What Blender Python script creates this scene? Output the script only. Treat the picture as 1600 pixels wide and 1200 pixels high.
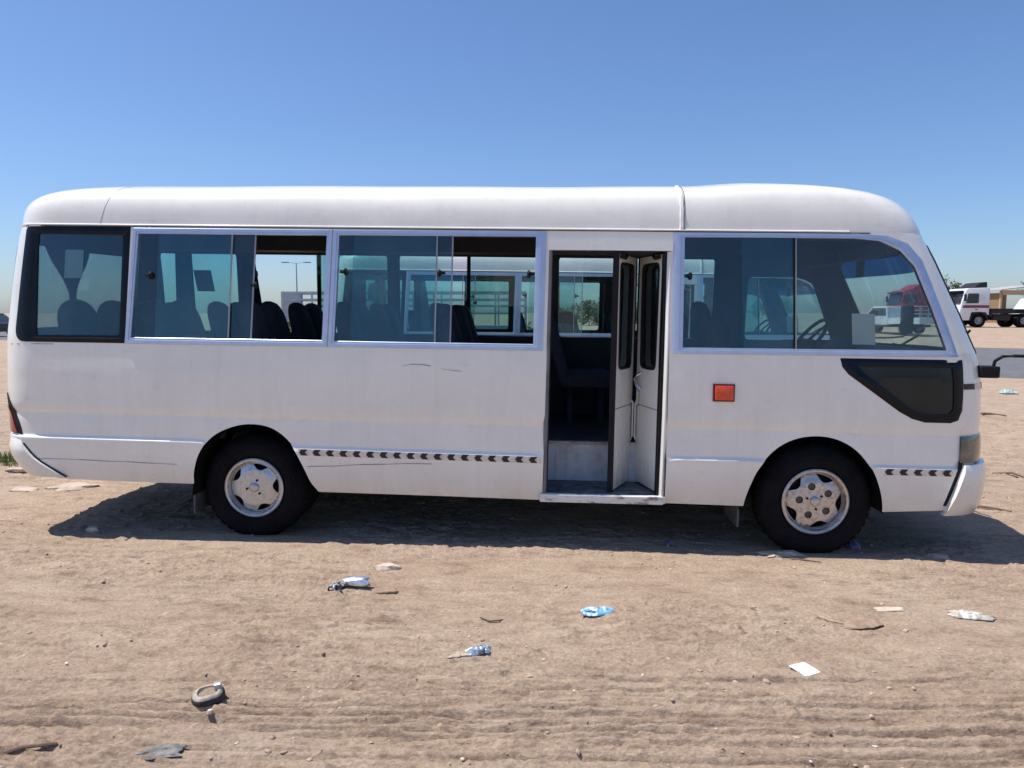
import bpy, bmesh, math, random
import numpy as np
from mathutils import Vector, Matrix, Euler
from mathutils.geometry import delaunay_2d_cdt

random.seed(7)
for o in list(bpy.data.objects):
    bpy.data.objects.remove(o)
scene = bpy.context.scene
C = scene.collection

# ------------------------------------------------------------------ camera
EYE = 1.6316
cam = bpy.data.objects.new('camera', bpy.data.cameras.new('camera'))
C.objects.link(cam)
cam.location = (0, 0, EYE)
cam.rotation_euler = (math.pi / 2 - 0.0977, 0, 0)
cam.data.sensor_width = 36
cam.data.lens = 36 * 1133.84 / 1600
cam.data.clip_start = 0.05
cam.data.clip_end = 5000
scene.camera = cam

# ------------------------------------------------------------------ sky and sun
SUN = Vector((-0.435, 0.043, 1.0)).normalized()
EL = math.asin(SUN.z)
AZ = math.atan2(SUN.x, SUN.y)
world = bpy.data.worlds.new('World')
scene.world = world
world.use_nodes = True
wn = world.node_tree
bg = wn.nodes['Background']
sky = wn.nodes.new('ShaderNodeTexSky')
sky.sky_type = 'NISHITA'
sky.sun_disc = False
sky.sun_elevation = EL
sky.sun_rotation = AZ
sky.altitude = 0
sky.air_density = 1.0
sky.dust_density = 0.75
sky.ozone_density = 9.0
# slightly bluer white balance, as the phone camera gave it
wb = wn.nodes.new('ShaderNodeMix')
wb.data_type = 'RGBA'
wb.blend_type = 'MULTIPLY'
wb.inputs[0].default_value = 1.0
wb.inputs[7].default_value = (0.945, 0.945, 0.99, 1)
wn.links.new(sky.outputs[0], wb.inputs[6])
wn.links.new(wb.outputs[2], bg.inputs[0])
bg.inputs[1].default_value = 0.13
sl = bpy.data.lights.new('sun', 'SUN')
sl.energy = 5.0
sl.angle = math.radians(0.53)
sl.color = (1.0, 0.955, 0.89)
so = bpy.data.objects.new('sun', sl)
C.objects.link(so)
so.rotation_euler = (-SUN).to_track_quat('-Z', 'Y').to_euler()
scene.view_settings.view_transform = 'Standard'
scene.view_settings.look = 'None'
scene.view_settings.exposure = 0.17
scene.view_settings.gamma = 1.0
scene.view_settings.use_curve_mapping = False
scene.cycles.max_bounces = 10
scene.cycles.transparent_max_bounces = 32

# ------------------------------------------------------------------ materials
MATS = {}
def nodes(name):
    m = bpy.data.materials.new(name)
    m.use_nodes = True
    nt = m.node_tree
    b = nt.nodes['Principled BSDF']
    MATS[name] = m
    return m, nt, b
def tex(nt, kind='NOISE', scale=5.0, detail=4.0, rough=0.55, vec=None, stretch=None):
    tc = nt.nodes.new('ShaderNodeTexCoord')
    out = tc.outputs['Object']
    if stretch:
        mp = nt.nodes.new('ShaderNodeMapping')
        mp.inputs['Scale'].default_value = stretch
        nt.links.new(out, mp.inputs['Vector'])
        out = mp.outputs[0]
    n = nt.nodes.new('ShaderNodeTexNoise' if kind == 'NOISE' else 'ShaderNodeTexVoronoi')
    n.inputs['Scale'].default_value = scale
    if kind == 'NOISE':
        n.inputs['Detail'].default_value = detail
        n.inputs['Roughness'].default_value = rough
    nt.links.new(out, n.inputs['Vector'])
    return n
def ramp(nt, src, stops):
    r = nt.nodes.new('ShaderNodeValToRGB')
    els = r.color_ramp.elements
    while len(els) < len(stops):
        els.new(0.5)
    for e, (p, c) in zip(els, stops):
        e.position = p
        e.color = (*c, 1)
    nt.links.new(src, r.inputs[0])
    return r
def bump(nt, b, src, strength=0.3, dist=0.01, prev=None):
    bp = nt.nodes.new('ShaderNodeBump')
    bp.inputs['Strength'].default_value = strength
    bp.inputs['Distance'].default_value = dist
    nt.links.new(src, bp.inputs['Height'])
    if prev:
        nt.links.new(prev, bp.inputs['Normal'])
    if b:
        nt.links.new(bp.outputs[0], b.inputs['Normal'])
    return bp.outputs[0]
def mat(name, col, rough=0.5, metal=0.0, var=0.12, scale=6.0, coat=0.0, bmp=0.0, rvar=0.0, spec=0.5):
    m, nt, b = nodes(name)
    n = tex(nt, scale=scale)
    lo = tuple(max(0, c * (1 - var)) for c in col)
    hi = tuple(min(1, c * (1 + var)) for c in col)
    r = ramp(nt, n.outputs['Fac'], [(0.3, lo), (0.7, hi)])
    nt.links.new(r.outputs[0], b.inputs['Base Color'])
    b.inputs['Roughness'].default_value = rough
    b.inputs['Metallic'].default_value = metal
    b.inputs['Specular IOR Level'].default_value = spec
    b.inputs['Coat Weight'].default_value = coat
    b.inputs['Coat Roughness'].default_value = 0.08
    if rvar:
        n2 = tex(nt, scale=scale * 3)
        mr = nt.nodes.new('ShaderNodeMapRange')
        mr.inputs[3].default_value = max(0, rough - rvar)
        mr.inputs[4].default_value = min(1, rough + rvar)
        nt.links.new(n2.outputs['Fac'], mr.inputs[0])
        nt.links.new(mr.outputs[0], b.inputs['Roughness'])
    if bmp:
        n3 = tex(nt, scale=scale * 4)
        bump(nt, b, n3.outputs['Fac'], bmp, 0.01)
    return m
def mixrgb(nt, fac, a, b):
    x = nt.nodes.new('ShaderNodeMix')
    x.data_type = 'RGBA'
    if isinstance(fac, float):
        x.inputs[0].default_value = fac
    else:
        nt.links.new(fac, x.inputs[0])
    for i, v in ((6, a), (7, b)):
        if isinstance(v, tuple):
            x.inputs[i].default_value = (*v, 1)
        else:
            nt.links.new(v, x.inputs[i])
    return x.outputs[2]
def math_node(nt, op, a, b=None, clamp=False):
    x = nt.nodes.new('ShaderNodeMath')
    x.operation = op
    x.use_clamp = clamp
    for i, v in enumerate((a, b)):
        if v is None:
            continue
        if isinstance(v, (int, float)):
            x.inputs[i].default_value = v
        else:
            nt.links.new(v, x.inputs[i])
    return x.outputs[0]

def paint_mat():
    # off-white bus enamel: faded, thin road dust clinging to the sills, soft dents
    m, nt, b = nodes('white_enamel')
    n = tex(nt, scale=2.2, detail=5)
    base = ramp(nt, n.outputs['Fac'], [(0.3, (0.815, 0.795, 0.735)), (0.7, (0.89, 0.87, 0.805))])
    tc = nt.nodes.new('ShaderNodeTexCoord')
    sp = nt.nodes.new('ShaderNodeSeparateXYZ')
    nt.links.new(tc.outputs['Object'], sp.inputs[0])
    n2 = tex(nt, scale=1.5, detail=8, rough=0.7, stretch=(3.0, 3.0, 0.8))
    h = nt.nodes.new('ShaderNodeMapRange')
    h.inputs[1].default_value = 0.62
    h.inputs[2].default_value = 0.30
    h.inputs[3].default_value = 0.0
    h.inputs[4].default_value = 0.95
    nt.links.new(sp.outputs[2], h.inputs[0])
    d = math_node(nt, 'MULTIPLY', h.outputs[0], n2.outputs['Fac'], True)
    n4 = tex(nt, scale=9, detail=8, rough=0.75, stretch=(0.6, 1.0, 1.6))
    gr = ramp(nt, n4.outputs['Fac'], [(0.56, (0, 0, 0)), (0.8, (0.30, 0.30, 0.30))])
    d2 = math_node(nt, 'ADD', d, gr.outputs[0], True)
    n6 = tex(nt, scale=2.0, detail=7, rough=0.7, stretch=(7.0, 7.0, 0.35))
    st = ramp(nt, n6.outputs['Fac'], [(0.50, (0, 0, 0)), (0.80, (0.13, 0.13, 0.13))])
    d2 = math_node(nt, 'ADD', d2, st.outputs[0], True)
    col = mixrgb(nt, d2, base.outputs[0], (0.42, 0.35, 0.27))
    nt.links.new(col, b.inputs['Base Color'])
    rr = nt.nodes.new('ShaderNodeMapRange')
    rr.inputs[3].default_value = 0.17
    rr.inputs[4].default_value = 0.36
    nt.links.new(n2.outputs['Fac'], rr.inputs[0])
    nt.links.new(rr.outputs[0], b.inputs['Roughness'])
    b.inputs['Coat Weight'].default_value = 0.5
    b.inputs['Coat Roughness'].default_value = 0.07
    n3 = tex(nt, scale=1.5, detail=2, rough=0.4, stretch=(.7, 1, 1.3))
    p = bump(nt, None, n3.outputs['Fac'], 0.5, 0.03)
    n5 = tex(nt, scale=6, detail=1, rough=0.3)
    bump(nt, b, n5.outputs['Fac'], 0.12, 0.01, p)
    return m
PAINT = paint_mat()
LINING = mat('dark_lining', (0.05, 0.052, 0.06), 0.7)
CEILING = mat('ceiling_lining', (0.06, 0.06, 0.07), 0.8)
ALU = mat('anodised_aluminium', (0.50, 0.56, 0.70), 0.36, 0.7, 0.06, 14, rvar=0.06)
RUBBER = mat('black_rubber', (0.012, 0.012, 0.014), 0.6, var=0.3, spec=0.2)
BLACKG = mat('black_ceramic_band', (0.006, 0.007, 0.012), 0.12, var=0.2, spec=0.22)
TYRE = mat('tyre_rubber', (0.008, 0.008, 0.010), 0.85, var=0.35, scale=9, bmp=0.3, spec=0.12)
DARKMETAL = mat('dark_chassis_metal', (0.012, 0.012, 0.012), 0.8, 0.0, 0.4, spec=0.1)
SEATC = mat('seat_cloth', (0.034, 0.039, 0.060), 0.9, var=0.25, scale=30)
CURTAIN = mat('curtain_cloth', (0.018, 0.025, 0.05), 0.95, var=0.25, scale=12)
FLOORM = mat('bus_floor_vinyl', (0.07, 0.07, 0.075), 0.7, var=0.3)
STEPM = mat('worn_step_metal', (0.60, 0.61, 0.62), 0.6, 0.0, 0.25, 7, rvar=0.15)
STEPEDGE = mat('worn_step_edge', (0.45, 0.36, 0.31), 0.7, 0.0, 0.5, 14)
TREADM = mat('dirty_tread', (0.13, 0.14, 0.15), 0.8, 0, 0.6, 14, bmp=0.3)
def patch_mat(name, a, b, scale, lo, hi, rough=.6):
    m, nt, p = nodes(name)
    n = tex(nt, scale=scale, detail=7, rough=.7, stretch=(.6, 1, 1.5))
    r = ramp(nt, n.outputs['Fac'], [(lo, a), (hi, b)])
    nt.links.new(r.outputs[0], p.inputs['Base Color'])
    p.inputs['Roughness'].default_value = rough
    bump(nt, p, n.outputs['Fac'], .3, .005)
    return m
SILLM = patch_mat('worn_sill_paint', (.76, .74, .70), (.22, .19, .17), 13, .50, .62)
AMBER = mat('amber_lens', (0.70, 0.060, 0.012), 0.18, var=0.25, scale=30, coat=0.5)
AMBERF = mat('marker_surround', (0.09, 0.012, 0.008), 0.4)
REDL = mat('red_lens', (0.22, 0.006, 0.012), 0.15, coat=0.5)
SMOKE = mat('smoked_lamp_lens', (0.13, 0.13, 0.115), 0.1, 0.3, 0.5, 16, coat=0.6)
CHROME = mat('chrome', (0.7, 0.7, 0.72), 0.15, 1.0, 0.1)
TAPEW = mat('reflective_tape_cream', (0.72, 0.66, 0.60), 0.4, var=0.18, scale=18)
TAPEB = mat('reflective_tape_black', (0.012, 0.011, 0.013), 0.4, var=0.3)
SCRATCH = mat('scratch_primer', (0.22, 0.21, 0.21), 0.7)
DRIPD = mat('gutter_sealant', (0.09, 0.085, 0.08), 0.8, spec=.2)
FLAP = mat('mud_flap_rubber', (0.075, 0.078, 0.085), 0.8, var=0.3, scale=12)
PAPER = mat('pale_paper', (0.50, 0.52, 0.50), 0.7, var=0.05)
PAPERD = mat('grey_paper', (0.12, 0.13, 0.15), 0.8, var=0.08)

def rim_mat(name, col, dirt):
    m, nt, b = nodes(name)
    n = tex(nt, scale=34, detail=8, rough=0.7)
    r = ramp(nt, n.outputs['Fac'], [(0.27, dirt), (0.52, col)])
    nt.links.new(r.outputs[0], b.inputs['Base Color'])
    b.inputs['Metallic'].default_value = 0.7
    rr = nt.nodes.new('ShaderNodeMapRange')
    rr.inputs[3].default_value = 0.45
    rr.inputs[4].default_value = 0.25
    nt.links.new(n.outputs['Fac'], rr.inputs[0])
    nt.links.new(rr.outputs[0], b.inputs['Roughness'])
    bump(nt, b, n.outputs['Fac'], 0.25, 0.004)
    return m
RIM = rim_mat('wheel_silver', (0.55, 0.56, 0.58), (0.37, 0.345, 0.32))
RIMC = rim_mat('wheel_tarnished_chrome', (0.55, 0.53, 0.52), (0.25, 0.165, 0.115))

def glass_mat(name, tint, refl=1.0, rough=0.0, gcol=(1, 1, 1), dust=0.018):
    m = bpy.data.materials.new(name)
    m.use_nodes = True
    nt = m.node_tree
    nt.nodes.clear()
    out = nt.nodes.new('ShaderNodeOutputMaterial')
    tr = nt.nodes.new('ShaderNodeBsdfTransparent')
    n = tex(nt, scale=3)
    r = ramp(nt, n.outputs['Fac'], [(0.3, tuple(c * 0.96 for c in tint)), (0.7, tint)])
    nt.links.new(r.outputs[0], tr.inputs[0])
    gl = nt.nodes.new('ShaderNodeBsdfGlossy')
    gl.inputs['Roughness'].default_value = rough
    gl.inputs['Color'].default_value = (*gcol, 1)
    fr = nt.nodes.new('ShaderNodeFresnel')
    fr.inputs[0].default_value = 1.5
    f2 = math_node(nt, 'MULTIPLY', fr.outputs[0], refl, True)
    mx = nt.nodes.new('ShaderNodeMixShader')
    nt.links.new(f2, mx.inputs[0])
    nt.links.new(tr.outputs[0], mx.inputs[1])
    nt.links.new(gl.outputs[0], mx.inputs[2])
    # thin film of dust and smears
    nd = tex(nt, scale=2.3, detail=6, rough=.65, stretch=(1, 1, .6))
    dr = ramp(nt, nd.outputs['Fac'], [(.38, (dust * .35,) * 3), (.68, (dust * 1.6,) * 3)])
    df = nt.nodes.new('ShaderNodeBsdfDiffuse')
    df.inputs['Color'].default_value = (.62, .60, .55, 1)
    m2 = nt.nodes.new('ShaderNodeMixShader')
    nt.links.new(dr.outputs[0], m2.inputs[0])
    nt.links.new(mx.outputs[0], m2.inputs[1])
    nt.links.new(df.outputs[0], m2.inputs[2])
    nt.links.new(m2.outputs[0], out.inputs[0])
    return m
# every pane is a thin box, so light meets the tint twice per pane
TINT = glass_mat('tinted_side_glass', (0.80, 0.915, 0.915), 1.0, gcol=(0.62, 0.84, 1.0))
WSCREEN = glass_mat('windscreen_glass', (0.84, 0.93, 0.94), 0.35)
VISOR = glass_mat('windscreen_blue_band', (0.10, 0.32, 0.55), 0.7)
LOWGLASS = glass_mat('dark_quarter_glass', (0.36, 0.42, 0.45), 0.8, gcol=(0.7, 0.85, 1.0))
DOORG = glass_mat('door_glass', (0.70, 0.82, 0.83), 1.0, gcol=(0.7, 0.9, 1.0))
CLEAR = glass_mat('clear_glass', (0.93, 0.96, 0.96), 0.8)

# ------------------------------------------------------------------ mesh helpers
class MB:
    def __init__(s):
        s.v = []; s.f = []; s.m = []
    def add(s, vs, fs, mi=0):
        k = len(s.v)
        s.v += [tuple(v) for v in vs]
        s.f += [tuple(i + k for i in f) for f in fs]
        s.m += [mi] * len(fs)
        return s
    def box(s, x0, x1, y0, y1, z0, z1, mi=0):
        vs = [(x, y, z) for x in (x0, x1) for y in (y0, y1) for z in (z0, z1)]
        return s.add(vs, [(0, 1, 3, 2), (4, 6, 7, 5), (0, 4, 5, 1), (2, 3, 7, 6), (0, 2, 6, 4), (1, 5, 7, 3)], mi)
    def bbox(s, x0, x1, y0, y1, z0, z1, b=0.01, mi=0):
        # box with chamfered edges
        bm = bmesh.new()
        bmesh.ops.create_cube(bm, size=1)
        for v in bm.verts:
            v.co = Vector(((x0 + x1) / 2 + v.co.x * (x1 - x0), (y0 + y1) / 2 + v.co.y * (y1 - y0), (z0 + z1) / 2 + v.co.z * (z1 - z0)))
        bmesh.ops.bevel(bm, geom=bm.edges[:], offset=b, segments=2, affect='EDGES', profile=0.6)
        bm.verts.ensure_lookup_table()
        s.add([v.co[:] for v in bm.verts], [[v.index for v in f.verts] for f in bm.faces], mi)
        bm.free()
        return s
    def prism(s, poly, a0, a1, axis='y', mi=0, bev=0.0):
        # poly in the two other axes (order x,z for y; y,z for x; x,y for z), extruded along axis
        n = len(poly)
        cx = sum(p[0] for p in poly) / n; cy = sum(p[1] for p in poly) / n
        def P(p, a):
            return {'y': (p[0], a, p[1]), 'x': (a, p[0], p[1]), 'z': (p[0], p[1], a)}[axis]
        def ins(k):
            if k == 0: return poly
            r = []
            for p in poly:
                dx, dy = cx - p[0], cy - p[1]; L = math.hypot(dx, dy) or 1
                r.append((p[0] + dx / L * k, p[1] + dy / L * k))
            return r
        if bev:
            sg = 1 if a1 > a0 else -1
            rings = [(a0, bev), (a0 + sg * bev * .3, bev * .3), (a0 + sg * bev, 0), (a1 - sg * bev, 0), (a1 - sg * bev * .3, bev * .3), (a1, bev)]
        else:
            rings = [(a0, 0), (a1, 0)]
        vs = [P(p, a) for a, k in rings for p in ins(k)]
        fs = []
        for r in range(len(rings) - 1):
            for i in range(n):
                j = (i + 1) % n
                fs.append((r * n + i, r * n + j, (r + 1) * n + j, (r + 1) * n + i))
        fs.append(tuple(range(n - 1, -1, -1)))
        fs.append(tuple(range((len(rings) - 1) * n, len(rings) * n)))
        return s.add(vs, fs, mi)
    def tube(s, path, r, n=8, mi=0):
        path = [Vector(p) for p in path]
        rs = r if isinstance(r, (list, tuple)) else [r] * len(path)
        vs = []; fs = []
        ref = None
        for i, p in enumerate(path):
            t = (path[min(i + 1, len(path) - 1)] - path[max(i - 1, 0)]).normalized()
            if ref is None or abs(ref.dot(t)) > .95:
                ref = Vector((0, 0, 1)) if abs(t.z) < .9 else Vector((1, 0, 0))
            a = t.cross(ref).normalized(); b = t.cross(a)
            for k in range(n):
                w = 2 * math.pi * k / n
                vs.append(p + (a * math.cos(w) + b * math.sin(w)) * rs[i])
        for i in range(len(path) - 1):
            for k in range(n):
                fs.append((i * n + k, i * n + (k + 1) % n, (i + 1) * n + (k + 1) % n, (i + 1) * n + k))
        fs.append(tuple(range(n - 1, -1, -1))); fs.append(tuple(range((len(path) - 1) * n, len(path) * n)))
        return s.add(vs, fs, mi)
    def lathe(s, prof, c=(0, 0, 0), n=48, mi=0, closed=True):
        # prof = (radius, y) about a y axis through c
        m = len(prof); vs = []; fs = []
        for k in range(n):
            w = 2 * math.pi * k / n
            for r, y in prof:
                vs.append((c[0] + r * math.cos(w), c[1] + y, c[2] + r * math.sin(w)))
        for k in range(n):
            k2 = (k + 1) % n
            for i in range(m if closed else m - 1):
                j = (i + 1) % m
                fs.append((k * m + i, k2 * m + i, k2 * m + j, k * m + j))
        return s.add(vs, fs, mi)
    def build(s, name, mats, parent=None, smooth=None, recalc=True):
        me = bpy.data.meshes.new(name)
        me.from_pydata(s.v, [], s.f)
        if not isinstance(mats, (list, tuple)): mats = [mats]
        for m in mats: me.materials.append(m)
        if len(mats) > 1: me.polygons.foreach_set('material_index', s.m)
        if recalc:
            bm = bmesh.new(); bm.from_mesh(me)
            bmesh.ops.recalc_face_normals(bm, faces=bm.faces[:])
            bm.to_mesh(me); bm.free()
        if smooth is not None:
            me.set_sharp_from_angle(angle=math.radians(smooth))
        me.update()
        o = bpy.data.objects.new(name, me)
        C.objects.link(o)
        if parent: o.parent = parent
        return o
def empty(name, loc=(0, 0, 0), rot=(0, 0, 0)):
    o = bpy.data.objects.new(name, None)
    C.objects.link(o)
    o.location = loc; o.rotation_euler = rot
    o.empty_display_size = 0.3
    return o
def tag(o, label=None, cat=None, group=None, kind=None):
    if label: o['label'] = label
    if cat: o['category'] = cat
    if group: o['group'] = group
    if kind: o['kind'] = kind
    return o
def copy_tree(o, parent=None):
    c = o.copy(); C.objects.link(c)
    c.parent = parent
    for ch in o.children: copy_tree(ch, c)
    return c

def interp(xs, ys):
    xs = np.array(xs, float); ys = np.array(ys, float)
    return lambda t: np.interp(t, xs, ys)
def sstep(a, b, x):
    t = np.clip((x - a) / (b - a), 0, 1)
    return t * t * (3 - 2 * t)
def rounded(poly, r, n=5):
    # round the corners of a convex-ish polygon, r a number or one per corner
    out = []; N = len(poly)
    for i in range(N):
        p = Vector(poly[i]); a = Vector(poly[i - 1]); b = Vector(poly[(i + 1) % N])
        rr = r[i] if isinstance(r, (list, tuple)) else r
        if rr <= 0: out.append(tuple(p)); continue
        da = (a - p); db = (b - p)
        k = min(rr, da.length * .48, db.length * .48)
        p0 = p + da.normalized() * k; p1 = p + db.normalized() * k
        for j in range(n + 1):
            t = j / n
            out.append(tuple(p0 * (1 - t) ** 2 + p * 2 * t * (1 - t) + p1 * t * t))
    return out
def densify(poly, d, closed=True):
    out = []
    N = len(poly)
    for i in range(N if closed else N - 1):
        a = np.array(poly[i]); b = np.array(poly[(i + 1) % N])
        k = max(1, int(math.ceil(np.linalg.norm(b - a) / d)))
        for j in range(k): out.append(tuple(a + (b - a) * j / k))
    if not closed: out.append(tuple(poly[-1]))
    return out
def inside(P, poly):
    P = np.asarray(P); x, y = P[:, 0], P[:, 1]
    c = np.zeros(len(P), bool); n = len(poly)
    for i in range(n):
        x0, y0 = poly[i]; x1, y1 = poly[(i + 1) % n]
        if y0 == y1: continue
        k = ((y0 > y) != (y1 > y)) & (x < (x1 - x0) * (y - y0) / (y1 - y0) + x0)
        c ^= k
    return c
def segdist(P, poly):
    P = np.asarray(P); d = np.full(len(P), 1e9); n = len(poly)
    for i in range(n):
        a = np.array(poly[i]); b = np.array(poly[(i + 1) % n]); ab = b - a
        L = (ab @ ab) or 1e-12
        t = np.clip(((P - a) @ ab) / L, 0, 1)
        q = a + t[:, None] * ab
        d = np.minimum(d, np.hypot(*(P - q).T))
    return d
def triangulate(outer, holes, us, vs, margin=0.012):
    polys = [outer] + holes
    V = []; E = []
    for p in polys:
        k = len(V); V += p
        E += [(k + i, k + (i + 1) % len(p)) for i in range(len(p))]
    g = np.array([(u, v) for u in us for v in vs])
    ok = inside(g, outer)
    for h in holes: ok &= ~inside(g, h)
    g = g[ok]
    d = np.full(len(g), 1e9)
    for p in polys: d = np.minimum(d, segdist(g, p))
    g = g[d > margin]
    V = [Vector(v) for v in V] + [Vector(v) for v in g]
    rv, re, rf, *_ = delaunay_2d_cdt(V, E, [], 0, 1e-6)
    rv = np.array([v[:] for v in rv])
    T = np.array([f for f in rf if len(f) == 3])
    cen = rv[T].mean(1)
    ok = inside(cen, outer)
    for h in holes: ok &= ~inside(cen, h)
    return rv, T[ok]
def sheet(mb_name, mats, rv, T, S, out, thick, parent, rim_mi=0, inner_mi=1):
    # S maps (n,2) -> (n,3); builds an outer skin with true normals, an inner skin and a rim
    P = S(rv); e = 1e-3
    du = S(rv + [e, 0]) - S(rv - [e, 0]); dv = S(rv + [0, e]) - S(rv - [0, e])
    N = np.cross(du, dv); N /= np.linalg.norm(N, axis=1)[:, None]
    if (N @ np.array(out)).mean() < 0: N = -N
    n = len(rv)
    fn = np.cross(P[T[:, 1]] - P[T[:, 0]], P[T[:, 2]] - P[T[:, 0]])
    flip = (fn * N[T[:, 0]]).sum(1) < 0
    T = T.copy(); T[flip] = T[flip][:, ::-1]
    Q = P - N * thick
    edges = {}
    for t in T:
        for a, b in ((t[0], t[1]), (t[1], t[2]), (t[2], t[0])):
            edges[(a, b)] = 1
    bd = [(a, b) for a, b in edges if (b, a) not in edges]
    V = [tuple(p) for p in P] + [tuple(p) for p in Q]
    F = [tuple(t) for t in T] + [tuple(t[::-1] + n) for t in T]
    M = [0] * len(T) + [inner_mi] * len(T)
    NV = [tuple(x) for x in N] + [tuple(-x) for x in N]
    for a, b in bd:
        k = len(V)
        V += [tuple(P[a]), tuple(P[b]), tuple(Q[b]), tuple(Q[a])]
        F.append((k + 1, k, k + 3, k + 2)); M.append(rim_mi)
        q = np.cross(Q[a] - P[a], P[b] - P[a]); q = q / (np.linalg.norm(q) or 1)
        NV += [tuple(-q)] * 4
    me = bpy.data.meshes.new(mb_name)
    me.from_pydata(V, [], F)
    for m in mats: me.materials.append(m)
    me.polygons.foreach_set('material_index', M)
    me.polygons.foreach_set('use_smooth', [True] * len(F))
    me.update()
    me.normals_split_custom_set_from_vertices(NV)
    o = bpy.data.objects.new(mb_name, me)
    C.objects.link(o); o.parent = parent
    return o

# smooth value noise on numpy arrays
_rng = np.random.RandomState(3)
_TAB = _rng.rand(512, 512)
def vnoise(x, y):
    xi = np.floor(x).astype(int); yi = np.floor(y).astype(int)
    fx = x - xi; fy = y - yi
    fx = fx * fx * (3 - 2 * fx); fy = fy * fy * (3 - 2 * fy)
    a = _TAB[xi % 512, yi % 512]; b = _TAB[(xi + 1) % 512, yi % 512]
    c = _TAB[xi % 512, (yi + 1) % 512]; d = _TAB[(xi + 1) % 512, (yi + 1) % 512]
    return (a * (1 - fx) + b * fx) * (1 - fy) + (c * (1 - fx) + d * fx) * fy
def fbm(x, y, oct=4, g=0.5):
    s = 0; a = 1; t = 0
    for i in range(oct):
        s = s + a * vnoise(x + 17.3 * i, y + 9.1 * i); t += a
        a *= g; x = x * 2.03; y = y * 2.03
    return s / t

# ------------------------------------------------------------------ ground
def hbase(x, y):
    x = np.asarray(x, float); y = np.asarray(y, float)
    h = -0.0144 * x / (1 + (np.abs(x) / 12) ** 4) ** 0.25
    h = h * (1 - 0.9 * sstep(25, 60, np.abs(y)))
    h = h - 0.05 * sstep(7.6, 9.0, y) * (1 - sstep(12.5, 15, y)) * (1 - sstep(6, 9, np.abs(x)))
    h = h + 0.56 * sstep(34, 52, y) * sstep(2, 22, x)
    h = h + 0.5 * sstep(70, 200, y)
    return h
def hdetail(x, y):
    near = 1 - sstep(12, 30, np.hypot(x, y))
    d = (fbm(x * .55 + 3, y * .9) - .5) * .045
    d += (fbm(x * 1.1 + y * .15, y * 8.5 + x * .4, 3) - .5) * .020
    d += (fbm(x * 4, y * 11, 4, .6) - .5) * .013
    # thin crusts and scuffs: small steps facing the viewer
    for k, (sx_, sy_, amp, s) in enumerate(((2.0, 13, .075, 3), (5.0, 27, .035, 41))):
        n = fbm(x * sx_ + s, y * sy_ + .8 * x + s, 3, .55)
        t = n * 5.0; f_ = t - np.floor(t)
        st = (np.floor(t) + sstep(.0, .16, f_)) / 5.0
        d += (st - n) * amp * sstep(.42, .62, fbm(x * .9 + 5 * s, y * 1.6 + s, 2)) * 1.6
    cl = fbm(x * 13 + 5, y * 19 + 2, 3, .6)
    d += np.maximum(0, cl - .60) * .07 * sstep(.40, .7, fbm(x * .8 + 9, y * 1.4 + 4, 2))
    # tyre ruts running along the bus in the foreground
    yy = y + .012 * x + .035 * (fbm(x * .30, y * .3 + 5, 2) - .5)
    for y0, y1, per, amp, s in ((2.20, 3.26, .068, .019, 0), (2.30, 3.20, .152, .010, 57), (3.95, 4.35, .07, .010, 11), (6.6, 9.6, .17, .045, 23), (9.6, 13.5, .32, .07, 31)):
        ph = (yy / per + .25 * vnoise(x * .4 + s, yy * 3)) % 1.0
        saw = np.where(ph < .11, ph / .11, 1 - (ph - .11) / .89)
        msk = sstep(.42, .56, fbm(x * .5 + s, yy / per * .45 + s, 3, .6)) * sstep(y0, y0 + .15, yy) * (1 - sstep(y1 - .3, y1, yy))
        brk = .25 + 1.3 * sstep(.3, .7, fbm(x * 9, yy * 14 + s, 3, .6))
        d += (saw - .5) * amp * msk * brk
    # long thin grooves left by tyre edges
    for i, (gy_, a, b, sl, dp) in enumerate(((3.10, .2, 2.6, .02, .012), (3.00, -.9, 1.0, .03, .012), (2.92, .3, 2.4, -.01, .012), (2.845, -2.4, .4, .01, .015), (2.795, -2.2, 2.3, .008, .018), (2.77, .4, 2.3, .012, .012), (2.735, -1.9, 1.2, .006, .014), (2.685, -2.2, 2.2, .010, .020), (2.61, .2, 2.2, .008, .014), (2.56, -1.9, -.2, .015, .010), (3.05, -2.3, .1, .018, .009), (2.965, -.6, 2.5, .006, .009), (2.885, -2.2, .9, .012, .010), (2.65, -1.2, 1.1, .009, .011), (2.535, .1, 2.2, .010, .010), (2.505, -1.0, 2.0, .006, .012), (4.62, -3.2, -1.9, .01, .010), (4.70, -3.4, -2.1, .012, .010))):
        yl = gy_ + sl * x + .010 * (fbm(x * 1.7 + 13 * i, x * 0 + i, 3) - .5)
        mk = sstep(a - .25, a + .25, x) * (1 - sstep(b - .25, b + .25, x)) * sstep(.22, .42, fbm(x * 2.6 + 7 * i, y * 0 + 3.1 * i, 3, .6))
        q = (y - yl)
        d += mk * dp * 2.0 * (-np.exp(-(q / .0062) ** 2) + .45 * np.exp(-((q - .022) / .012) ** 2))
    # soften below the tyres so the wheels sit on the sand
    for wx, wy in ((-1.85, 5.15), (2.08, 4.97)):
        k = np.exp(-(((x - wx) / .5) ** 2 + ((y - wy) / .3) ** 2) ** 2)
        d = d * (1 - k) + k * .004
    return d * near + (1 - near) * (fbm(x * .22, y * .3, 3) - .5) * .10
def height(x, y):
    return float(hbase(np.array([x]), np.array([y]))[0] + hdetail(np.array([x], float), np.array([y], float))[0])

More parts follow.
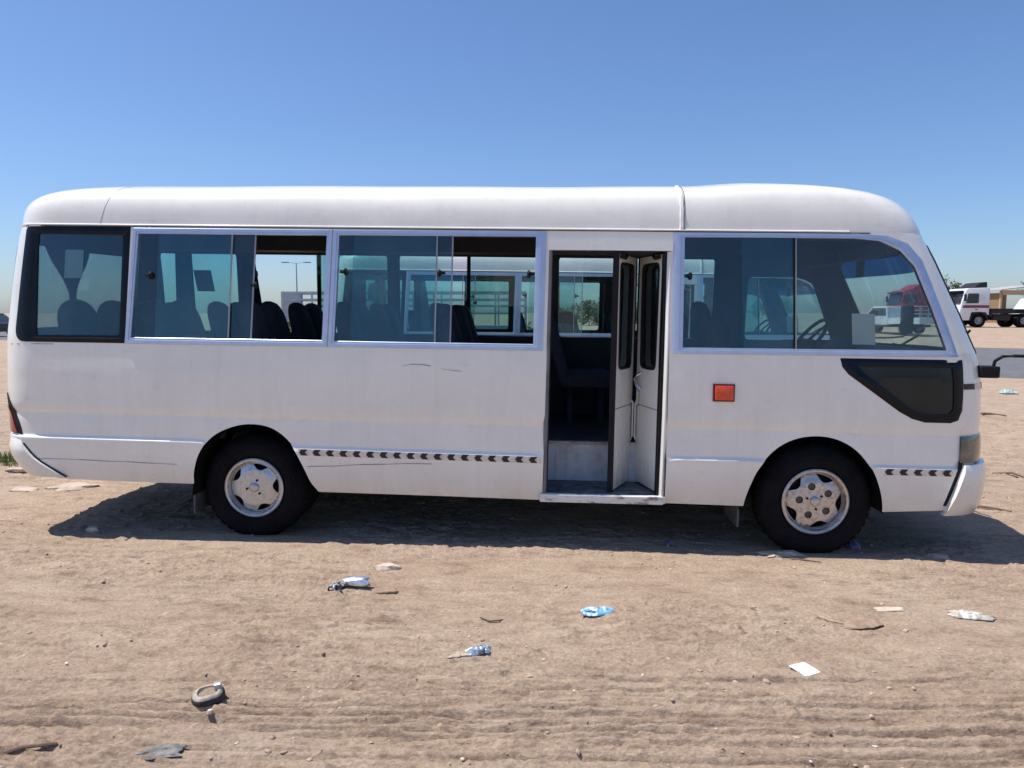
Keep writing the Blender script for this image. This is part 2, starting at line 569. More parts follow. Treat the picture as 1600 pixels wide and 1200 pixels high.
def axis(segs):
    out = [segs[0][0]]
    for a, b, s0, s1 in segs:
        t = a; s = s0
        L = b - a
        n = max(1, int(round(L / ((s0 + s1) / 2))))
        w = np.linspace(s0, s1, n); w = np.cumsum(w); w = a + w / w[-1] * L
        out += list(w)
    return np.array(out)
gx = axis([(-1600, -120, 200, 40), (-120, -14, 12, .5), (-14, -5, .3, .04), (-5, -3.0, .03, .013), (-3.0, 3.2, .0115, .0115), (3.2, 6, .013, .03), (6, 15, .04, .3), (15, 120, .5, 12), (120, 1600, 40, 200)])
gy = axis([(-400, -20, 60, 4), (-20, 1.6, 2, .2), (1.6, 2.25, .1, .02), (2.25, 3.6, .0075, .009), (3.6, 5.4, .010, .014), (5.4, 9, .02, .035), (9, 20, .05, .25), (20, 70, .3, 3), (70, 400, 6, 40), (400, 3500, 80, 600)])
X, Y = np.meshgrid(gx, gy)
Z = hbase(X, Y) + hdetail(X, Y)
nx, ny = len(gx), len(gy)
co = np.stack([X, Y, Z], -1).reshape(-1, 3)
ii = np.arange((ny - 1) * nx).reshape(ny - 1, nx)[:, :-1].ravel()
quads = np.stack([ii, ii + 1, ii + nx + 1, ii + nx], 1)
me = bpy.data.meshes.new('ground')
me.vertices.add(len(co)); me.vertices.foreach_set('co', co.ravel())
me.loops.add(quads.size); me.loops.foreach_set('vertex_index', quads.ravel())
me.polygons.add(len(quads)); me.polygons.foreach_set('loop_start', np.arange(0, quads.size, 4)); me.polygons.foreach_set('loop_total', np.full(len(quads), 4))
me.update(calc_edges=True)
me.polygons.foreach_set('use_smooth', [True] * len(quads))
ground = bpy.data.objects.new('ground', me); C.objects.link(ground)
tag(ground, kind='structure', label='trampled tan sand with tyre ruts and small clods')

def sand_mat():
    m, nt, b = nodes('trampled_sand')
    n1 = tex(nt, scale=.55, detail=6, rough=.6)
    n2 = tex(nt, scale=3.2, detail=8, rough=.65, stretch=(.55, 1.2, 1))
    n3 = tex(nt, scale=60, detail=6, rough=.7)
    nm = tex(nt, scale=11, detail=7, rough=.7, stretch=(.45, 1.1, 1))
    a = ramp(nt, n1.outputs['Fac'], [(.30, (.345, .252, .184)), (.5, (.405, .308, .228)), (.70, (.435, .342, .26))])
    c = ramp(nt, n2.outputs['Fac'], [(.28, (.262, .184, .13)), (.46, (.397, .295, .218)), (.60, (.426, .329, .245)), (.74, (.51, .42, .33))])
    col = mixrgb(nt, .55, a.outputs[0], c.outputs[0])
    g = ramp(nt, n3.outputs['Fac'], [(.3, (.62, .60, .58)), (.7, (1.32, 1.32, 1.32))])
    mm = nt.nodes.new('ShaderNodeMix'); mm.data_type = 'RGBA'; mm.blend_type = 'MULTIPLY'; mm.inputs[0].default_value = .8
    nt.links.new(col, mm.inputs[6]); nt.links.new(g.outputs[0], mm.inputs[7])
    g2 = ramp(nt, nm.outputs['Fac'], [(.30, (.52, .47, .44)), (.46, (.97, .96, .95)), (.56, (1.06, 1.06, 1.06)), (.70, (1.30, 1.28, 1.26))])
    m2 = nt.nodes.new('ShaderNodeMix'); m2.data_type = 'RGBA'; m2.blend_type = 'MULTIPLY'; m2.inputs[0].default_value = .75
    nt.links.new(mm.outputs[2], m2.inputs[6]); nt.links.new(g2.outputs[0], m2.inputs[7]); mm = m2
    v = tex(nt, kind='V', scale=23)
    vr = ramp(nt, v.outputs['Distance'], [(.06, (1, 1, 1)), (.11, (0, 0, 0))])
    n5 = tex(nt, scale=9, detail=3)
    sel = ramp(nt, n5.outputs['Fac'], [(.60, (0, 0, 0)), (.66, (1, 1, 1))])
    k = math_node(nt, 'MULTIPLY', vr.outputs[0], sel.outputs[0])
    col2 = mixrgb(nt, k, mm.outputs[2], (.66, .58, .49))
    nt.links.new(col2, b.inputs['Base Color'])
    b.inputs['Roughness'].default_value = .95
    b.inputs['Specular IOR Level'].default_value = .2
    n4 = tex(nt, scale=22, detail=8, rough=.7, stretch=(.7, 1.25, 1))
    p = bump(nt, None, n4.outputs['Fac'], .95, .022)
    p = bump(nt, None, n3.outputs['Fac'], .7, .008, p)
    bump(nt, b, k, .5, .006, p)
    return m
SAND = sand_mat()
me.materials.append(SAND)

# asphalt road crossing obliquely behind
ASPH = mat('worn_asphalt', (.125, .125, .130), .9, var=.25, scale=3, bmp=.3)
def ribbon(A0, A1, B0, B1, nu, nv, dz, name, m):
    u = np.linspace(0, 1, nu)[:, None]; v = np.linspace(0, 1, nv)[None, :]
    A0, A1, B0, B1 = map(np.array, (A0, A1, B0, B1))
    P = (A0 + (A1 - A0) * u[..., None]) * (1 - v[..., None]) + (B0 + (B1 - B0) * u[..., None]) * v[..., None]
    w = (fbm(P[..., 0] * .6, P[..., 1] * .6 + 7, 3) - .5) * 1.2
    P[:, 0, 1] += w[:, 0]; P[:, -1, 1] += w[:, -1]
    z = hbase(P[..., 0], P[..., 1]) + dz
    edge = np.minimum(v, 1 - v) * np.ones_like(u)
    z = z - .22 * (edge < 1e-6)
    vs = [(P[i, j, 0], P[i, j, 1], z[i, j]) for i in range(nu) for j in range(nv)]
    fs = [(i * nv + j, i * nv + j + 1, (i + 1) * nv + j + 1, (i + 1) * nv + j) for i in range(nu - 1) for j in range(nv - 1)]
    mb = MB(); mb.add(vs, fs)
    o = mb.build(name, m, smooth=60)
    return o
road = ribbon((70., -10.2), (-90., 71.7), (90., 2.6), (-70., 84.5), 160, 16, .075, 'road', ASPH)
tag(road, kind='structure', label='grey asphalt road running behind the vehicles')

# ------------------------------------------------------------------ the minibus (local frame: x forward from the rear axle, y away from the door side, z up)
W = 2.03
ZD = 2.205
RR, RF = .30, .35
s_of = interp([.28, .36, .45, .60, .650, 
               .664, .679, .70, .80, .862, .872, .90, .95, 1.05, 1.2, 1.38, 1.5, 2.205],
              [.034, .014, .000, -.009, -.0125, -.012, .006, .007, .0105, .0150, .0152, .0075, .001, .0005, .004, .013, .024, .076])
dzL = interp([-1.9, -1.55, -.387, .348, 2.06, 2.92, 3.42, 4.33, 5.2], [.052, .052, .042, .012, -.004, -.002, 0, -.028, -.028])
xr_of = interp([.28, .43, .56, .72, 1.02, 1.44, 1.8, 1.98, 2.16, 2.25, 2.38], [-1.66, -1.72, -1.81, -1.835, -1.85, -1.843, -1.806, -1.782, -1.75, -1.72, -1.65])
xf_of = interp([.28, .654, .84, 1.195, 1.386, 1.657, 2.03, 2.2, 2.3], [5.10, 5.12, 5.12, 5.10, 5.065, 4.944, 4.763, 4.67, 4.60])
def zmap(x, q):
    return q + dzL(x) * (1 - sstep(.72, .98, q))
def zinv(x, z):
    q = z
    for _ in range(6): q = z - dzL(x) * (1 - sstep(.72, .98, q))
    return q
def Yside(x, z, q):
    s = s_of(q)
    xr = xr_of(z); xf = xf_of(z)
    t = np.clip(x - xr, .004, None); y = s + np.where(t < RR, RR - np.sqrt(np.maximum(RR ** 2 - (RR - np.minimum(t, RR)) ** 2, 0)), 0)
    t = np.clip(xf - x, .004, None); y = y + np.where(t < RF, RF - np.sqrt(np.maximum(RF ** 2 - (RF - np.minimum(t, RF)) ** 2, 0)), 0)
    return y
def S_near(a):
    x, q = a[:, 0], a[:, 1]; z = zmap(x, q)
    return np.stack([x, Yside(x, z, q), z], 1)
def S_far(a):
    p = S_near(a); p[:, 1] = W - p[:, 1]; return p
def ys(x, z, off=0.0):
    # y of the door side skin at (x, z), off metres outside it
    x = np.array([float(x)]); z = np.array([float(z)])
    return float(Yside(x, z, zinv(x, z))[0]) - off
C45 = 1 - math.sqrt(.5)
def S_end(front):
    def S(a):
        y, z = a[:, 0], a[:, 1]
        R = RF if front else RR
        s = s_of(z)
        yn = np.minimum(y, W - y)
        yy = yn - s
        ins = np.where(yy < R, R - np.sqrt(np.maximum(R ** 2 - (R - np.clip(yy, 0.003, R)) ** 2, 0)), 0)
        cr = (.085 if front else .045) * (.5 + .5 * np.cos(math.pi * np.clip((y - W / 2) / (W / 2 - s - R), -1, 1)))
        x = (xf_of(z) - ins + cr) if front else (xr_of(z) + ins - cr)
        return np.stack([x, y, z], 1)
    return S

WIN = {  # outer and inner outlines of the framed openings, door side (x, z)
    'rear': ([(-1.575, 2.190), (-.812, 2.191), (-.852, 1.388), (-1.657, 1.388)]),
    'w1': ([(-.792, 2.186), (.602, 2.186), (.573, 1.386), (-.850, 1.384)], [(-.758, 2.145), (.561, 2.147), (.535, 1.430), (-.809, 1.430)]),
    'w2': ([(.606, 2.186), (2.066, 2.190), (2.051, 1.383), (.577, 1.386)], [(.647, 2.148), (1.992, 2.152), (1.986, 1.427), (.620, 1.427)]),
}
FW_OUT = [(2.914, 2.190), (3.535, 2.192), (4.115, 2.192), (4.315, 2.182), (4.455, 2.130), (4.560, 2.022), (4.685, 1.710), (4.801, 1.387), (2.922, 1.378)]
FW_IN = [(2.988, 2.157), (3.536, 2.160), (4.100, 2.160), (4.262, 2.146), (4.398, 2.085), (4.500, 1.980), (4.623, 1.695), (4.724, 1.428), (2.990, 1.421)]
LOW_OUT = [(4.031, 1.368), (4.046, 1.311), (4.09, 1.260), (4.432, 1.018), (4.518, .972), (4.603, .949), (4.770, .948), (4.821, .966), (4.844, 1.030), (4.847, 1.141), (4.842, 1.29), (4.831, 1.368)]
LOW_INN = [(4.155, 1.313), (4.198, 1.268), (4.483, 1.059), (4.553, 1.021), (4.62, 1.006), (4.761, 1.008), (4.784, 1.043), (4.783, 1.141), (4.773, 1.247), (4.762, 1.314)]
LOW_IN = [LOW_INN[i] for i in (0, 1, 1, 2, 3, 4, 5, 6, 6, 7, 8, 9)]
def mid(a, b, k=.5):
    return [(p[0] * (1 - k) + q[0] * k, p[1] * (1 - k) + q[1] * k) for p, q in zip(a, b)]
ARCH_R = [(-.396, .30), (-.386, .42), (-.378, .50), (-.338, .623), (-.245, .745), (-.10, .818), (.048, .839), (.19, .808), (.312, .71), (.392, .566), (.450, .44), (.498, .374), (.53, .30)]
ARCH_F = [(3.432, .30), (3.448, .40), (3.478, .50), (3.53, .616), (3.63, .738), (3.752, .812), (3.896, .839), (4.04, .82), (4.172, .748), (4.278, .622), (4.340, .482), (4.368, .36), (4.372, .30)]
def catmull(P, n=4):
    out = []
    for i in range(len(P) - 1):
        p0 = np.array(P[max(i - 1, 0)]); p1 = np.array(P[i]); p2 = np.array(P[i + 1]); p3 = np.array(P[min(i + 2, len(P) - 1)])
        for j in range(n):
            t = j / n
            out.append(tuple(.5 * (2 * p1 + (p2 - p0) * t + (2 * p0 - 5 * p1 + 4 * p2 - p3) * t * t + (3 * p1 - p0 - 3 * p2 + p3) * t ** 3)))
    out.append(tuple(P[-1])); return out
BOTTOM = [(-1.53, .437), (-1.287, .418), (-.868, .409), (-.39, .405)], [(.512, .370), (1.412, .362), (2.05, .353)], [(2.93, .352), (3.44, .345)], [(4.37, .330), (4.765, .350)]
zrows = sorted(set([round(v, 4) for v in list(np.arange(.32, 2.20, .05)) + [.645, .652, .658, .661, .664, .668, .672, .676, .679, .69, .84, .855, .862, .868, .873, .88, .9]]))
zend = list(np.linspace(.43, ZD, 40))

def side_sheet(near, parent):
    def q(p): return (p[0], float(zinv(np.array([p[0]]), np.array([p[1]]))[0]))
    low = []
    low += BOTTOM[0] + catmull(ARCH_R)[4:-4] + BOTTOM[1] + ([(2.06, .353)] if near else []) + BOTTOM[2] + catmull(ARCH_F)[4:-4] + BOTTOM[3]
    if near:  # the doorway is open down to the sill
        i = low.index((2.05, .353))
        low = low[:i] + [(2.066, .353), (2.088, 2.062), (2.898, 2.066), (2.905, .352)] + low[i + 2:]
    rt = [(float(xf_of(z)) - RF * C45, z) for z in np.linspace(.36, ZD, 38)]
    lt = [(float(xr_of(z)) + RR * C45, z) for z in np.linspace(.45, ZD, 38)][::-1]
    outer = low + rt + lt
    outer = densify([q(p) for p in outer], .06)
    holes = []
    if near:
        holes.append(rounded(WIN['rear'], [.03, .005, .005, .10]))
        holes.append(mid(*WIN['w1'])); holes.append(mid(*WIN['w2'])); holes.append(mid(FW_OUT, FW_IN))
        holes.append(mid(LOW_OUT, LOW_IN, .3))
    else:
        for x0, x1 in ((-1.60, -.87), (-.75, .572), (.686, 1.976), (2.186, 3.62)):
            holes.append(rounded([(x0, 2.165), (x1, 2.165), (x1, 1.415), (x0, 1.415)], .045))
        holes.append(rounded([(3.93, 2.0), (4.38, 2.0), (4.52, 1.95), (4.74, 1.42), (3.93, 1.42)], .05))
        holes.append(mid(LOW_OUT, LOW_IN, .3))
    holes = [densify(h, .06) for h in holes]
    us = np.arange(-1.78, 5.1, .07)
    us = np.array(sorted(list(us) + [-1.76, -1.74, -1.66, -1.63, -1.6, -1.54, 4.55, 4.6, 4.66, 4.7, 4.75, 4.8, 4.86, 4.9, 4.95, 5.0]))
    rv, T = triangulate(outer, holes, us, zrows, .010)
    name = 'side_panel'
    return sheet(name, [PAINT, LINING], rv, T, S_near if near else S_far, (0, -1 if near else 1, 0), .028, parent)

def end_sheet(front, parent):
    R = RF if front else RR
    z0 = .36 if front else .45
    lt = [(float(s_of(z)) + R * C45, z) for z in np.linspace(z0, ZD, 38)]
    outer = densify(lt + [(W - y, z) for y, z in lt[::-1]], .08)
    if front:
        hole = rounded([(.20, 1.41), (.235, 2.13), (W - .235, 2.13), (W - .20, 1.41)], .09)
    else:
        hole = rounded([(.22, 1.46), (.25, 2.10), (W - .25, 2.10), (W - .22, 1.46)], .08)
    us = np.concatenate([np.arange(.08, .5, .03), np.arange(.5, W - .5, .1), np.arange(W - .5, W - .07, .03)])
    rv, T = triangulate(outer, [densify(hole, .06)], us, np.arange(.4, 2.2, .06), .012)
    return sheet('front_panel' if front else 'rear_panel', [PAINT, LINING], rv, T, S_end(front), (1 if front else -1, 0, 0), .028, parent), hole

def ring(xr, xf, y0, Rr, Rf, n=7, ns=46, ne=10):
    # plan outline, counter-clockwise seen from above, starting at the door side
    P = []
    for i in range(ns): P.append((xr + Rr + (xf - Rf - xr - Rr) * i / ns, y0))
    for i in range(n): a = math.pi / 2 * i / n; P.append((xf - Rf + Rf * math.sin(a), y0 + Rf - Rf * math.cos(a)))
    for i in range(ne): P.append((xf, y0 + Rf + (W - 2 * y0 - 2 * Rf) * i / ne))
    for i in range(n): a = math.pi / 2 * i / n; P.append((xf - Rf + Rf * math.cos(a), W - y0 - Rf + Rf * math.sin(a)))
    for i in range(ns): P.append((xf - Rf - (xf - Rf - xr - Rr) * i / ns, W - y0))
    for i in range(n): a = math.pi / 2 * i / n; P.append((xr + Rr - Rr * math.sin(a), W - y0 - Rr + Rr * math.cos(a)))
    for i in range(ne): P.append((xr, W - y0 - Rr - (W - 2 * y0 - 2 * Rr) * i / ne))
    for i in range(n): a = math.pi / 2 * i / n; P.append((xr + Rr - Rr * math.cos(a), y0 + Rr - Rr * math.sin(a)))
    return P
# roof levels: z, inset at the sides, rear, front
ROOF = [(2.199, .000, .000, .000), (2.235, .003, .002, .008), (2.275, .008, .006, .024), (2.315, .015, .013, .048), (2.35, .026, .024, .080), (2.385, .042, .042, .125), (2.415, .063, .066, .18), (2.44, .090, .095, .24), (2.463, .128, .135, .315), (2.484, .180, .19, .41), (2.503, .25, .265, .52), (2.520, .34, .36, .65), (2.534, .45, .49, .81), (2.546, .57, .67, 1.03), (2.554, .70, .92, 1.33), (2.558, .81, 1.15, 1.6)]
def crown(x, y):
    # the moulded front cap stands a little higher, the sheet behind it is a touch wavy
    return .0065 * (x + 1.1) + .022 * float(sstep(3.05, 3.45, x)) + .0025 * math.sin(x * 2.1 + .5) + .0015 * math.sin(x * 5.3)
def roof_profile(shrink, dz, ntop):
    xr0, xf0, y0 = float(xr_of(ZD)), float(xf_of(ZD)), float(s_of(ZD))
    rings = []
    for z, e, er, ef in ROOF:
        P = ring(xr0 + er + shrink, xf0 - ef - shrink, y0 + e + shrink, min(RR + er * .5, .55, W / 2 - y0 - e - shrink - .03), min(RF + ef * .5, .6, W / 2 - y0 - e - shrink - .03))
        k = sstep(2.26, 2.45, z)
        rings.append([(x, y, z - dz + float(k) * crown(x, y) + .05 * float(sstep(.35, 1.0, min(y, W - y))) * .6) for x, y in P])
    return rings
def make_roof(parent):
    for nm, shrink, dz, m in (('roof', 0, 0, PAINT), ('headlining', .045, .05, CEILING)):
        rings = roof_profile(shrink, dz, 0)
        n = len(rings[0]); mb = MB(); mb.add([p for r in rings for p in r], [])
        fs = []
        for r in range(len(rings) - 1):
            for i in range(n):
                j = (i + 1) % n
                fs.append((r * n + i, r * n + j, (r + 1) * n + j, (r + 1) * n + i))
        b = (len(rings) - 1) * n
        # close the top by pairing the two long sides
        cap = rings[-1]
        cx = [(p[0], W / 2, p[2] + .012) for p in cap]
        k0 = len(mb.v); mb.v += cx
        for i in range(n):
            j = (i + 1) % n
            fs.append((b + i, b + j, k0 + j, k0 + i))
        mb.f += fs; mb.m += [0] * len(fs)
        mb.build(nm, m, parent, smooth=60, recalc=True)
    # gutter rail along both long sides and round the back
    def loop(d, z): return ring(float(xr_of(ZD)) + d, float(xf_of(ZD)) - d, float(s_of(ZD)) + d, RR - d, RF - d, 9), z
    L = [loop(.002, 2.197), loop(-.007, 2.199), loop(-.008, 2.206), loop(-.003, 2.210), loop(.006, 2.209), loop(.02, 2.198)]
    n = len(L[0][0]); keep = [i for i in range(n) if L[0][0][i][0] < 4.10]
    j0 = next(i for i in range(n) if L[0][0][i][0] >= 4.10)
    order = [i for i in list(range(n // 2, n)) + list(range(0, n // 2)) if i in set(keep)]
    vs = [(pts[i][0], pts[i][1], z) for i in order for pts, z in L]; k = len(L)
    fs = [(r * k + j, r * k + (j + 1) % k, (r + 1) * k + (j + 1) % k, (r + 1) * k + j) for r in range(len(order) - 1) for j in range(k)]
    MB().add(vs, fs).build('roof_gutter', PAINT, parent, smooth=40)
def roof_point(x, j, off):
    rings = ROOF[j]
    z, e, er, ef = rings
    y = float(s_of(ZD)) + e
    k = float(sstep(2.26, 2.45, z))
    return (x, y, z + k * crown(x, y) + .03 * float(sstep(.35, 1.0, y)))
def roof_seam(x0, lean, w, h, m, parent, name):
    pts = [roof_point(x0 + lean * j / 8, j, 0) for j in range(0, len(ROOF) - 5)]
    mb = MB(); vs = []
    for i, p in enumerate(pts):
        q = pts[min(i + 1, len(pts) - 1)]; o = pts[max(i - 1, 0)]
        t = (Vector(q) - Vector(o)).normalized(); nrm = Vector((0, -t.z, t.y)).normalized()
        if nrm.y > 0 and nrm.z < 0: nrm = -nrm
        wob = .004 * math.sin(i * 2.7) if h > .004 else 0
        for dx, dh in ((-w, -.004), (-w * .5, h), (w * .5, h), (w, -.004)):
            v = Vector(p) + nrm * (dh + (wob if dh > 0 else 0)); vs.append((v.x + dx, v.y, v.z))
    fs = [(i * 4 + k, i * 4 + (k + 1) % 4, i * 4 + 4 + (k + 1) % 4, i * 4 + 4 + k) for i in range(len(pts) - 1) for k in range(4)]
    mb.add(vs, fs).build(name, m, parent, smooth=50)

def frame_ring(name, outer, inner, parent, proud=.008, deep=.034, m=ALU, side=1, sub=.12):
    # frame between two matching outlines lying on the bus side
    n = len(outer); vs = []; N = 0; fs = []
    O = []; I = []
    for i in range(n):
        a, b = outer[i], outer[(i + 1) % n]; c, d = inner[i], inner[(i + 1) % n]
        k = max(1, int(math.hypot(b[0] - a[0], b[1] - a[1]) / sub))
        for j in range(k):
            t = j / k
            O.append((a[0] + (b[0] - a[0]) * t, a[1] + (b[1] - a[1]) * t)); I.append((c[0] + (d[0] - c[0]) * t, c[1] + (d[1] - c[1]) * t))
    N = len(O)
    def P(p, off):
        y = ys(p[0], p[1], off)
        return (p[0], y if side > 0 else W - y, p[1])
    def lerp(a, b, k): return (a[0] + (b[0] - a[0]) * k, a[1] + (b[1] - a[1]) * k)
    rows = []
    for o, i in zip(O, I):
        rows.append([P(o, -deep), P(o, proud * .55), P(lerp(o, i, .08), proud), P(lerp(o, i, .62), proud), P(lerp(o, i, .66), proud * .4), P(lerp(o, i, .96), proud * .4), P(i, proud * .2), P(i, -deep)])
    k = len(rows[0])
    vs = [p for r in rows for p in r]
    fs = [(r * k + j, r * k + (j + 1) % k, ((r + 1) % N) * k + (j + 1) % k, ((r + 1) % N) * k + j) for r in range(N) for j in range(k)]
    return MB().add(vs, fs).build(name, m, parent, smooth=35)
def pane(name, poly, depth, parent, m, th=.004, side=1):
    # thin sheet of glass following the bus side, depth metres inside the skin
    us = np.arange(min(p[0] for p in poly), max(p[0] for p in poly), .09)
    rv, T = triangulate(densify(poly, .09), [], us, np.arange(.9, 2.2, .1), .02)
    def S(a):
        z = a[:, 1]; y = Yside(a[:, 0], z, zinv(a[:, 0], z)) + depth
        return np.stack([a[:, 0], y if side > 0 else W - y, z], 1)
    return sheet(name, [m], rv, T, S, (0, -side, 0), th, parent, 0, 0)
def slab_on_side(mb, poly, off, th, mi=0, side=1):
    n = len(poly)
    def P(p, o):
        y = ys(p[0], p[1], o); return (p[0], y if side > 0 else W - y, p[1])
    vs = [P(p, off) for p in poly] + [P(p, off - th) for p in poly]
    fs = [tuple(range(n)), tuple(range(2 * n - 1, n - 1, -1))] + [(i, (i + 1) % n, n + (i + 1) % n, n + i) for i in range(n)]
    mb.add(vs, fs, mi); return mb
def corner_patch(name, front, l0, l1, z0, z1, off, th, parent, m, nl=14, nz=8, side=1, bulge=0.0):
    # patch wrapping the rounded corner; l runs from the side (<0) round the corner (0..quarter turn) onto the end face
    R = RF if front else RR
    def Q(l, z, o):
        s = float(s_of(z)); xe = float(xf_of(z) if front else xr_of(z)); sg = 1 if front else -1
        qa = R * math.pi / 2
        if l < 0: x, y = xe - sg * R + sg * l, s - o
        elif l < qa:
            a = l / R; x, y = xe - sg * R + sg * (R + o) * math.sin(a), s + R - (R + o) * math.cos(a)
        else: x, y = xe + sg * o, s + R + (l - qa)
        if l >= qa: x += sg * (.085 if front else .045) * (.5 + .5 * math.cos(math.pi * max(-1, min(1, (y - W / 2) / (W / 2 - s - R)))))
        return (x, y if side > 0 else W - y, z)
    fl0 = l0 if callable(l0) else (lambda z: l0); fl1 = l1 if callable(l1) else (lambda z: l1)
    vs = []
    for layer in (0, 1):
        for j in range(nz + 1):
            z = z0 + (z1 - z0) * j / nz
            edge = min(j, nz - j) / nz
            for i in range(nl + 1):
                l = fl0(z) + (fl1(z) - fl0(z)) * i / nl
                b = bulge * math.sin(math.pi * j / nz) ** .5 if bulge else 0
                vs.append(Q(l, z, (off + b) if layer == 0 else off - th))
    a = nl + 1; tot = a * (nz + 1); fs = []
    for j in range(nz):
        for i in range(nl):
            k = j * a + i
            fs.append((k, k + 1, k + a + 1, k + a)); fs.append((tot + k, tot + k + a, tot + k + a + 1, tot + k + 1))
    for i in range(nl):
        fs.append((i, tot + i, tot + i + 1, i + 1)); k = nz * a + i; fs.append((k, k + 1, tot + k + 1, tot + k))
    for j in range(nz):
        k = j * a; fs.append((k, k + a, tot + k + a, tot + k)); k += nl; fs.append((k, tot + k, tot + k + a, k + a))
    return MB().add(vs, fs).build(name, m, parent, smooth=40)

def make_wheel(parent, x, y, zc, R, rim_r, style, side=1):
    # y is the outer tyre face; the wheel axis runs along y
    hub = MB()
    prof = [(rim_r - .005, .03), (rim_r + .012, .004), (rim_r + .03, -.004), (R * .72, -.007), (R * .735, -.010), (R * .75, -.007), (R * .80, -.006), (R * .81, -.009), (R * .83, -.005), (R * .90, .006), (R - .022, .022), (R - .006, .042), (R, .07), (R, .155), (R - .008, .185), (R * .9, .215), (rim_r, .215)]
    n = 72; c = (x, y, zc)
    mb = MB().lathe(prof, c, n)
    for k in range(40):  # shoulder tread blocks
        a0 = 2 * math.pi * k / 40; a1 = a0 + 2 * math.pi / 40 * .62
        blk = []
        for a in (a0, a1):
            for r, yy in ((R - .012, .028), (R + .006, .05), (R + .007, .10), (R - .01, .10)):
                blk.append((x + r * math.cos(a), y + yy, zc + r * math.sin(a)))
        mb.add(blk, [(0, 1, 2, 3), (7, 6, 5, 4), (0, 4, 5, 1), (1, 5, 6, 2), (2, 6, 7, 3), (3, 7, 4, 0)])
    tyre = mb.build('wheel', TYRE, parent, smooth=40)
    lip = MB().lathe([(rim_r, .012), (rim_r + .004, -.004), (rim_r - .004, -.010), (rim_r - .016, -.004), (rim_r - .022, .012), (rim_r - .026, .05), (rim_r - .036, .055), (rim_r - .03, .16), (rim_r - .004, .16)], c, 64)
    M = RIM if style == 'rear' else RIMC
    lip.build('rim', M, tyre, smooth=40)
    r0 = rim_r - .028
    holes = []
    circ = [(r0 * math.cos(a), r0 * math.sin(a)) for a in np.linspace(0, 2 * math.pi, 72, endpoint=False)]
    ph = math.radians(18 if style == 'rear' else 10)
    for k in range(5):
        a = ph + 2 * math.pi * k / 5 + (math.radians(58) if style == 'rear' else math.radians(58))
        pts = []
        if style == 'rear':  # lens shaped slots close to the edge
            ro, ri, da = r0 * .935, r0 * .715, .33
            for t in np.linspace(-1, 1, 11): pts.append((ro * math.cos(a + da * t), ro * math.sin(a + da * t)))
            for t in np.linspace(1, -1, 9)[1:-1]:
                rr = ri + (ro - ri) * abs(t) ** 2.4; pts.append((rr * math.cos(a + da * t), rr * math.sin(a + da * t)))
        else:
            ro, ri, da = r0 * .955, r0 * .725, .34
            for t in np.linspace(-1, 1, 11): pts.append((ro * math.cos(a + da * t), ro * math.sin(a + da * t)))
            for t in np.linspace(1, -1, 9)[1:-1]:
                rr = ri + (ro - ri) * abs(t) ** 2.2; pts.append((rr * math.cos(a + da * t), rr * math.sin(a + da * t)))
        holes.append(pts)
    lugs = []
    if style != 'rear':
        for k in range(5):
            a = ph + math.radians(22) + 2 * math.pi * k / 5
            holes.append([(.53 * r0 * math.cos(a) + .026 * math.cos(w), .53 * r0 * math.sin(a) + .026 * math.sin(w)) for w in np.linspace(0, 2 * math.pi, 14, endpoint=False)])
            lugs.append((.53 * r0 * math.cos(a), .53 * r0 * math.sin(a)))
    g = np.linspace(-r0, r0, 31)
    rv, T = triangulate(circ, holes, g, g, .004)
    def S(a):
        r = np.hypot(a[:, 0], a[:, 1]) / r0
        d = .030 - .018 * (1 - sstep(.60, .98, r)) - .006 * (1 - sstep(.0, .5, r)) + .012 * sstep(.93, 1, r)
        return np.stack([x + a[:, 0], y + d, zc + a[:, 1]], 1)
    sheet('wheel_cover', [M, DARKMETAL], rv, T, S, (0, -1, 0), .010, tyre)
    MB().lathe([(.0, .075), (r0, .075), (r0, .15), (0, .15)], c, 40, closed=False).build('brake_drum', RUBBER, tyre, smooth=40)
    cap = MB().lathe([(.0, -.012), (.026, -.011), (.033, -.004), (.035, .012)], c, 28, closed=False)
    cap.build('hub_cap', M, tyre, smooth=50)
    for k in range(3):
        a = math.radians(40 if style != 'rear' else 70) + 2 * math.pi * k / 3
        bx, bz = x + .056 * math.cos(a), zc + .056 * math.sin(a)
        MB().lathe([(.0, -.001), (.0075, .0), (.0085, .012)], (bx, y, bz), 10, closed=False).build('bolt', RUBBER, tyre, smooth=50)
    for lx, lz in lugs:
        MB().lathe([(.0, .019), (.025, .020), (.027, .026)], (x + lx, y, zc + lz), 14, closed=False).build('lug_recess', mats_lug, tyre, smooth=50)
    if side < 0:
        for o in [tyre] + list(tyre.children): o.data.transform(Matrix.Translation((0, 2 * y + 0, 0)) @ Matrix.Scale(-1, 4, (0, 1, 0))); o.data.flip_normals()
    return tyre
mats_lug = mat('rusty_lug', (.10, .075, .06), .7, .2, .4, 40)

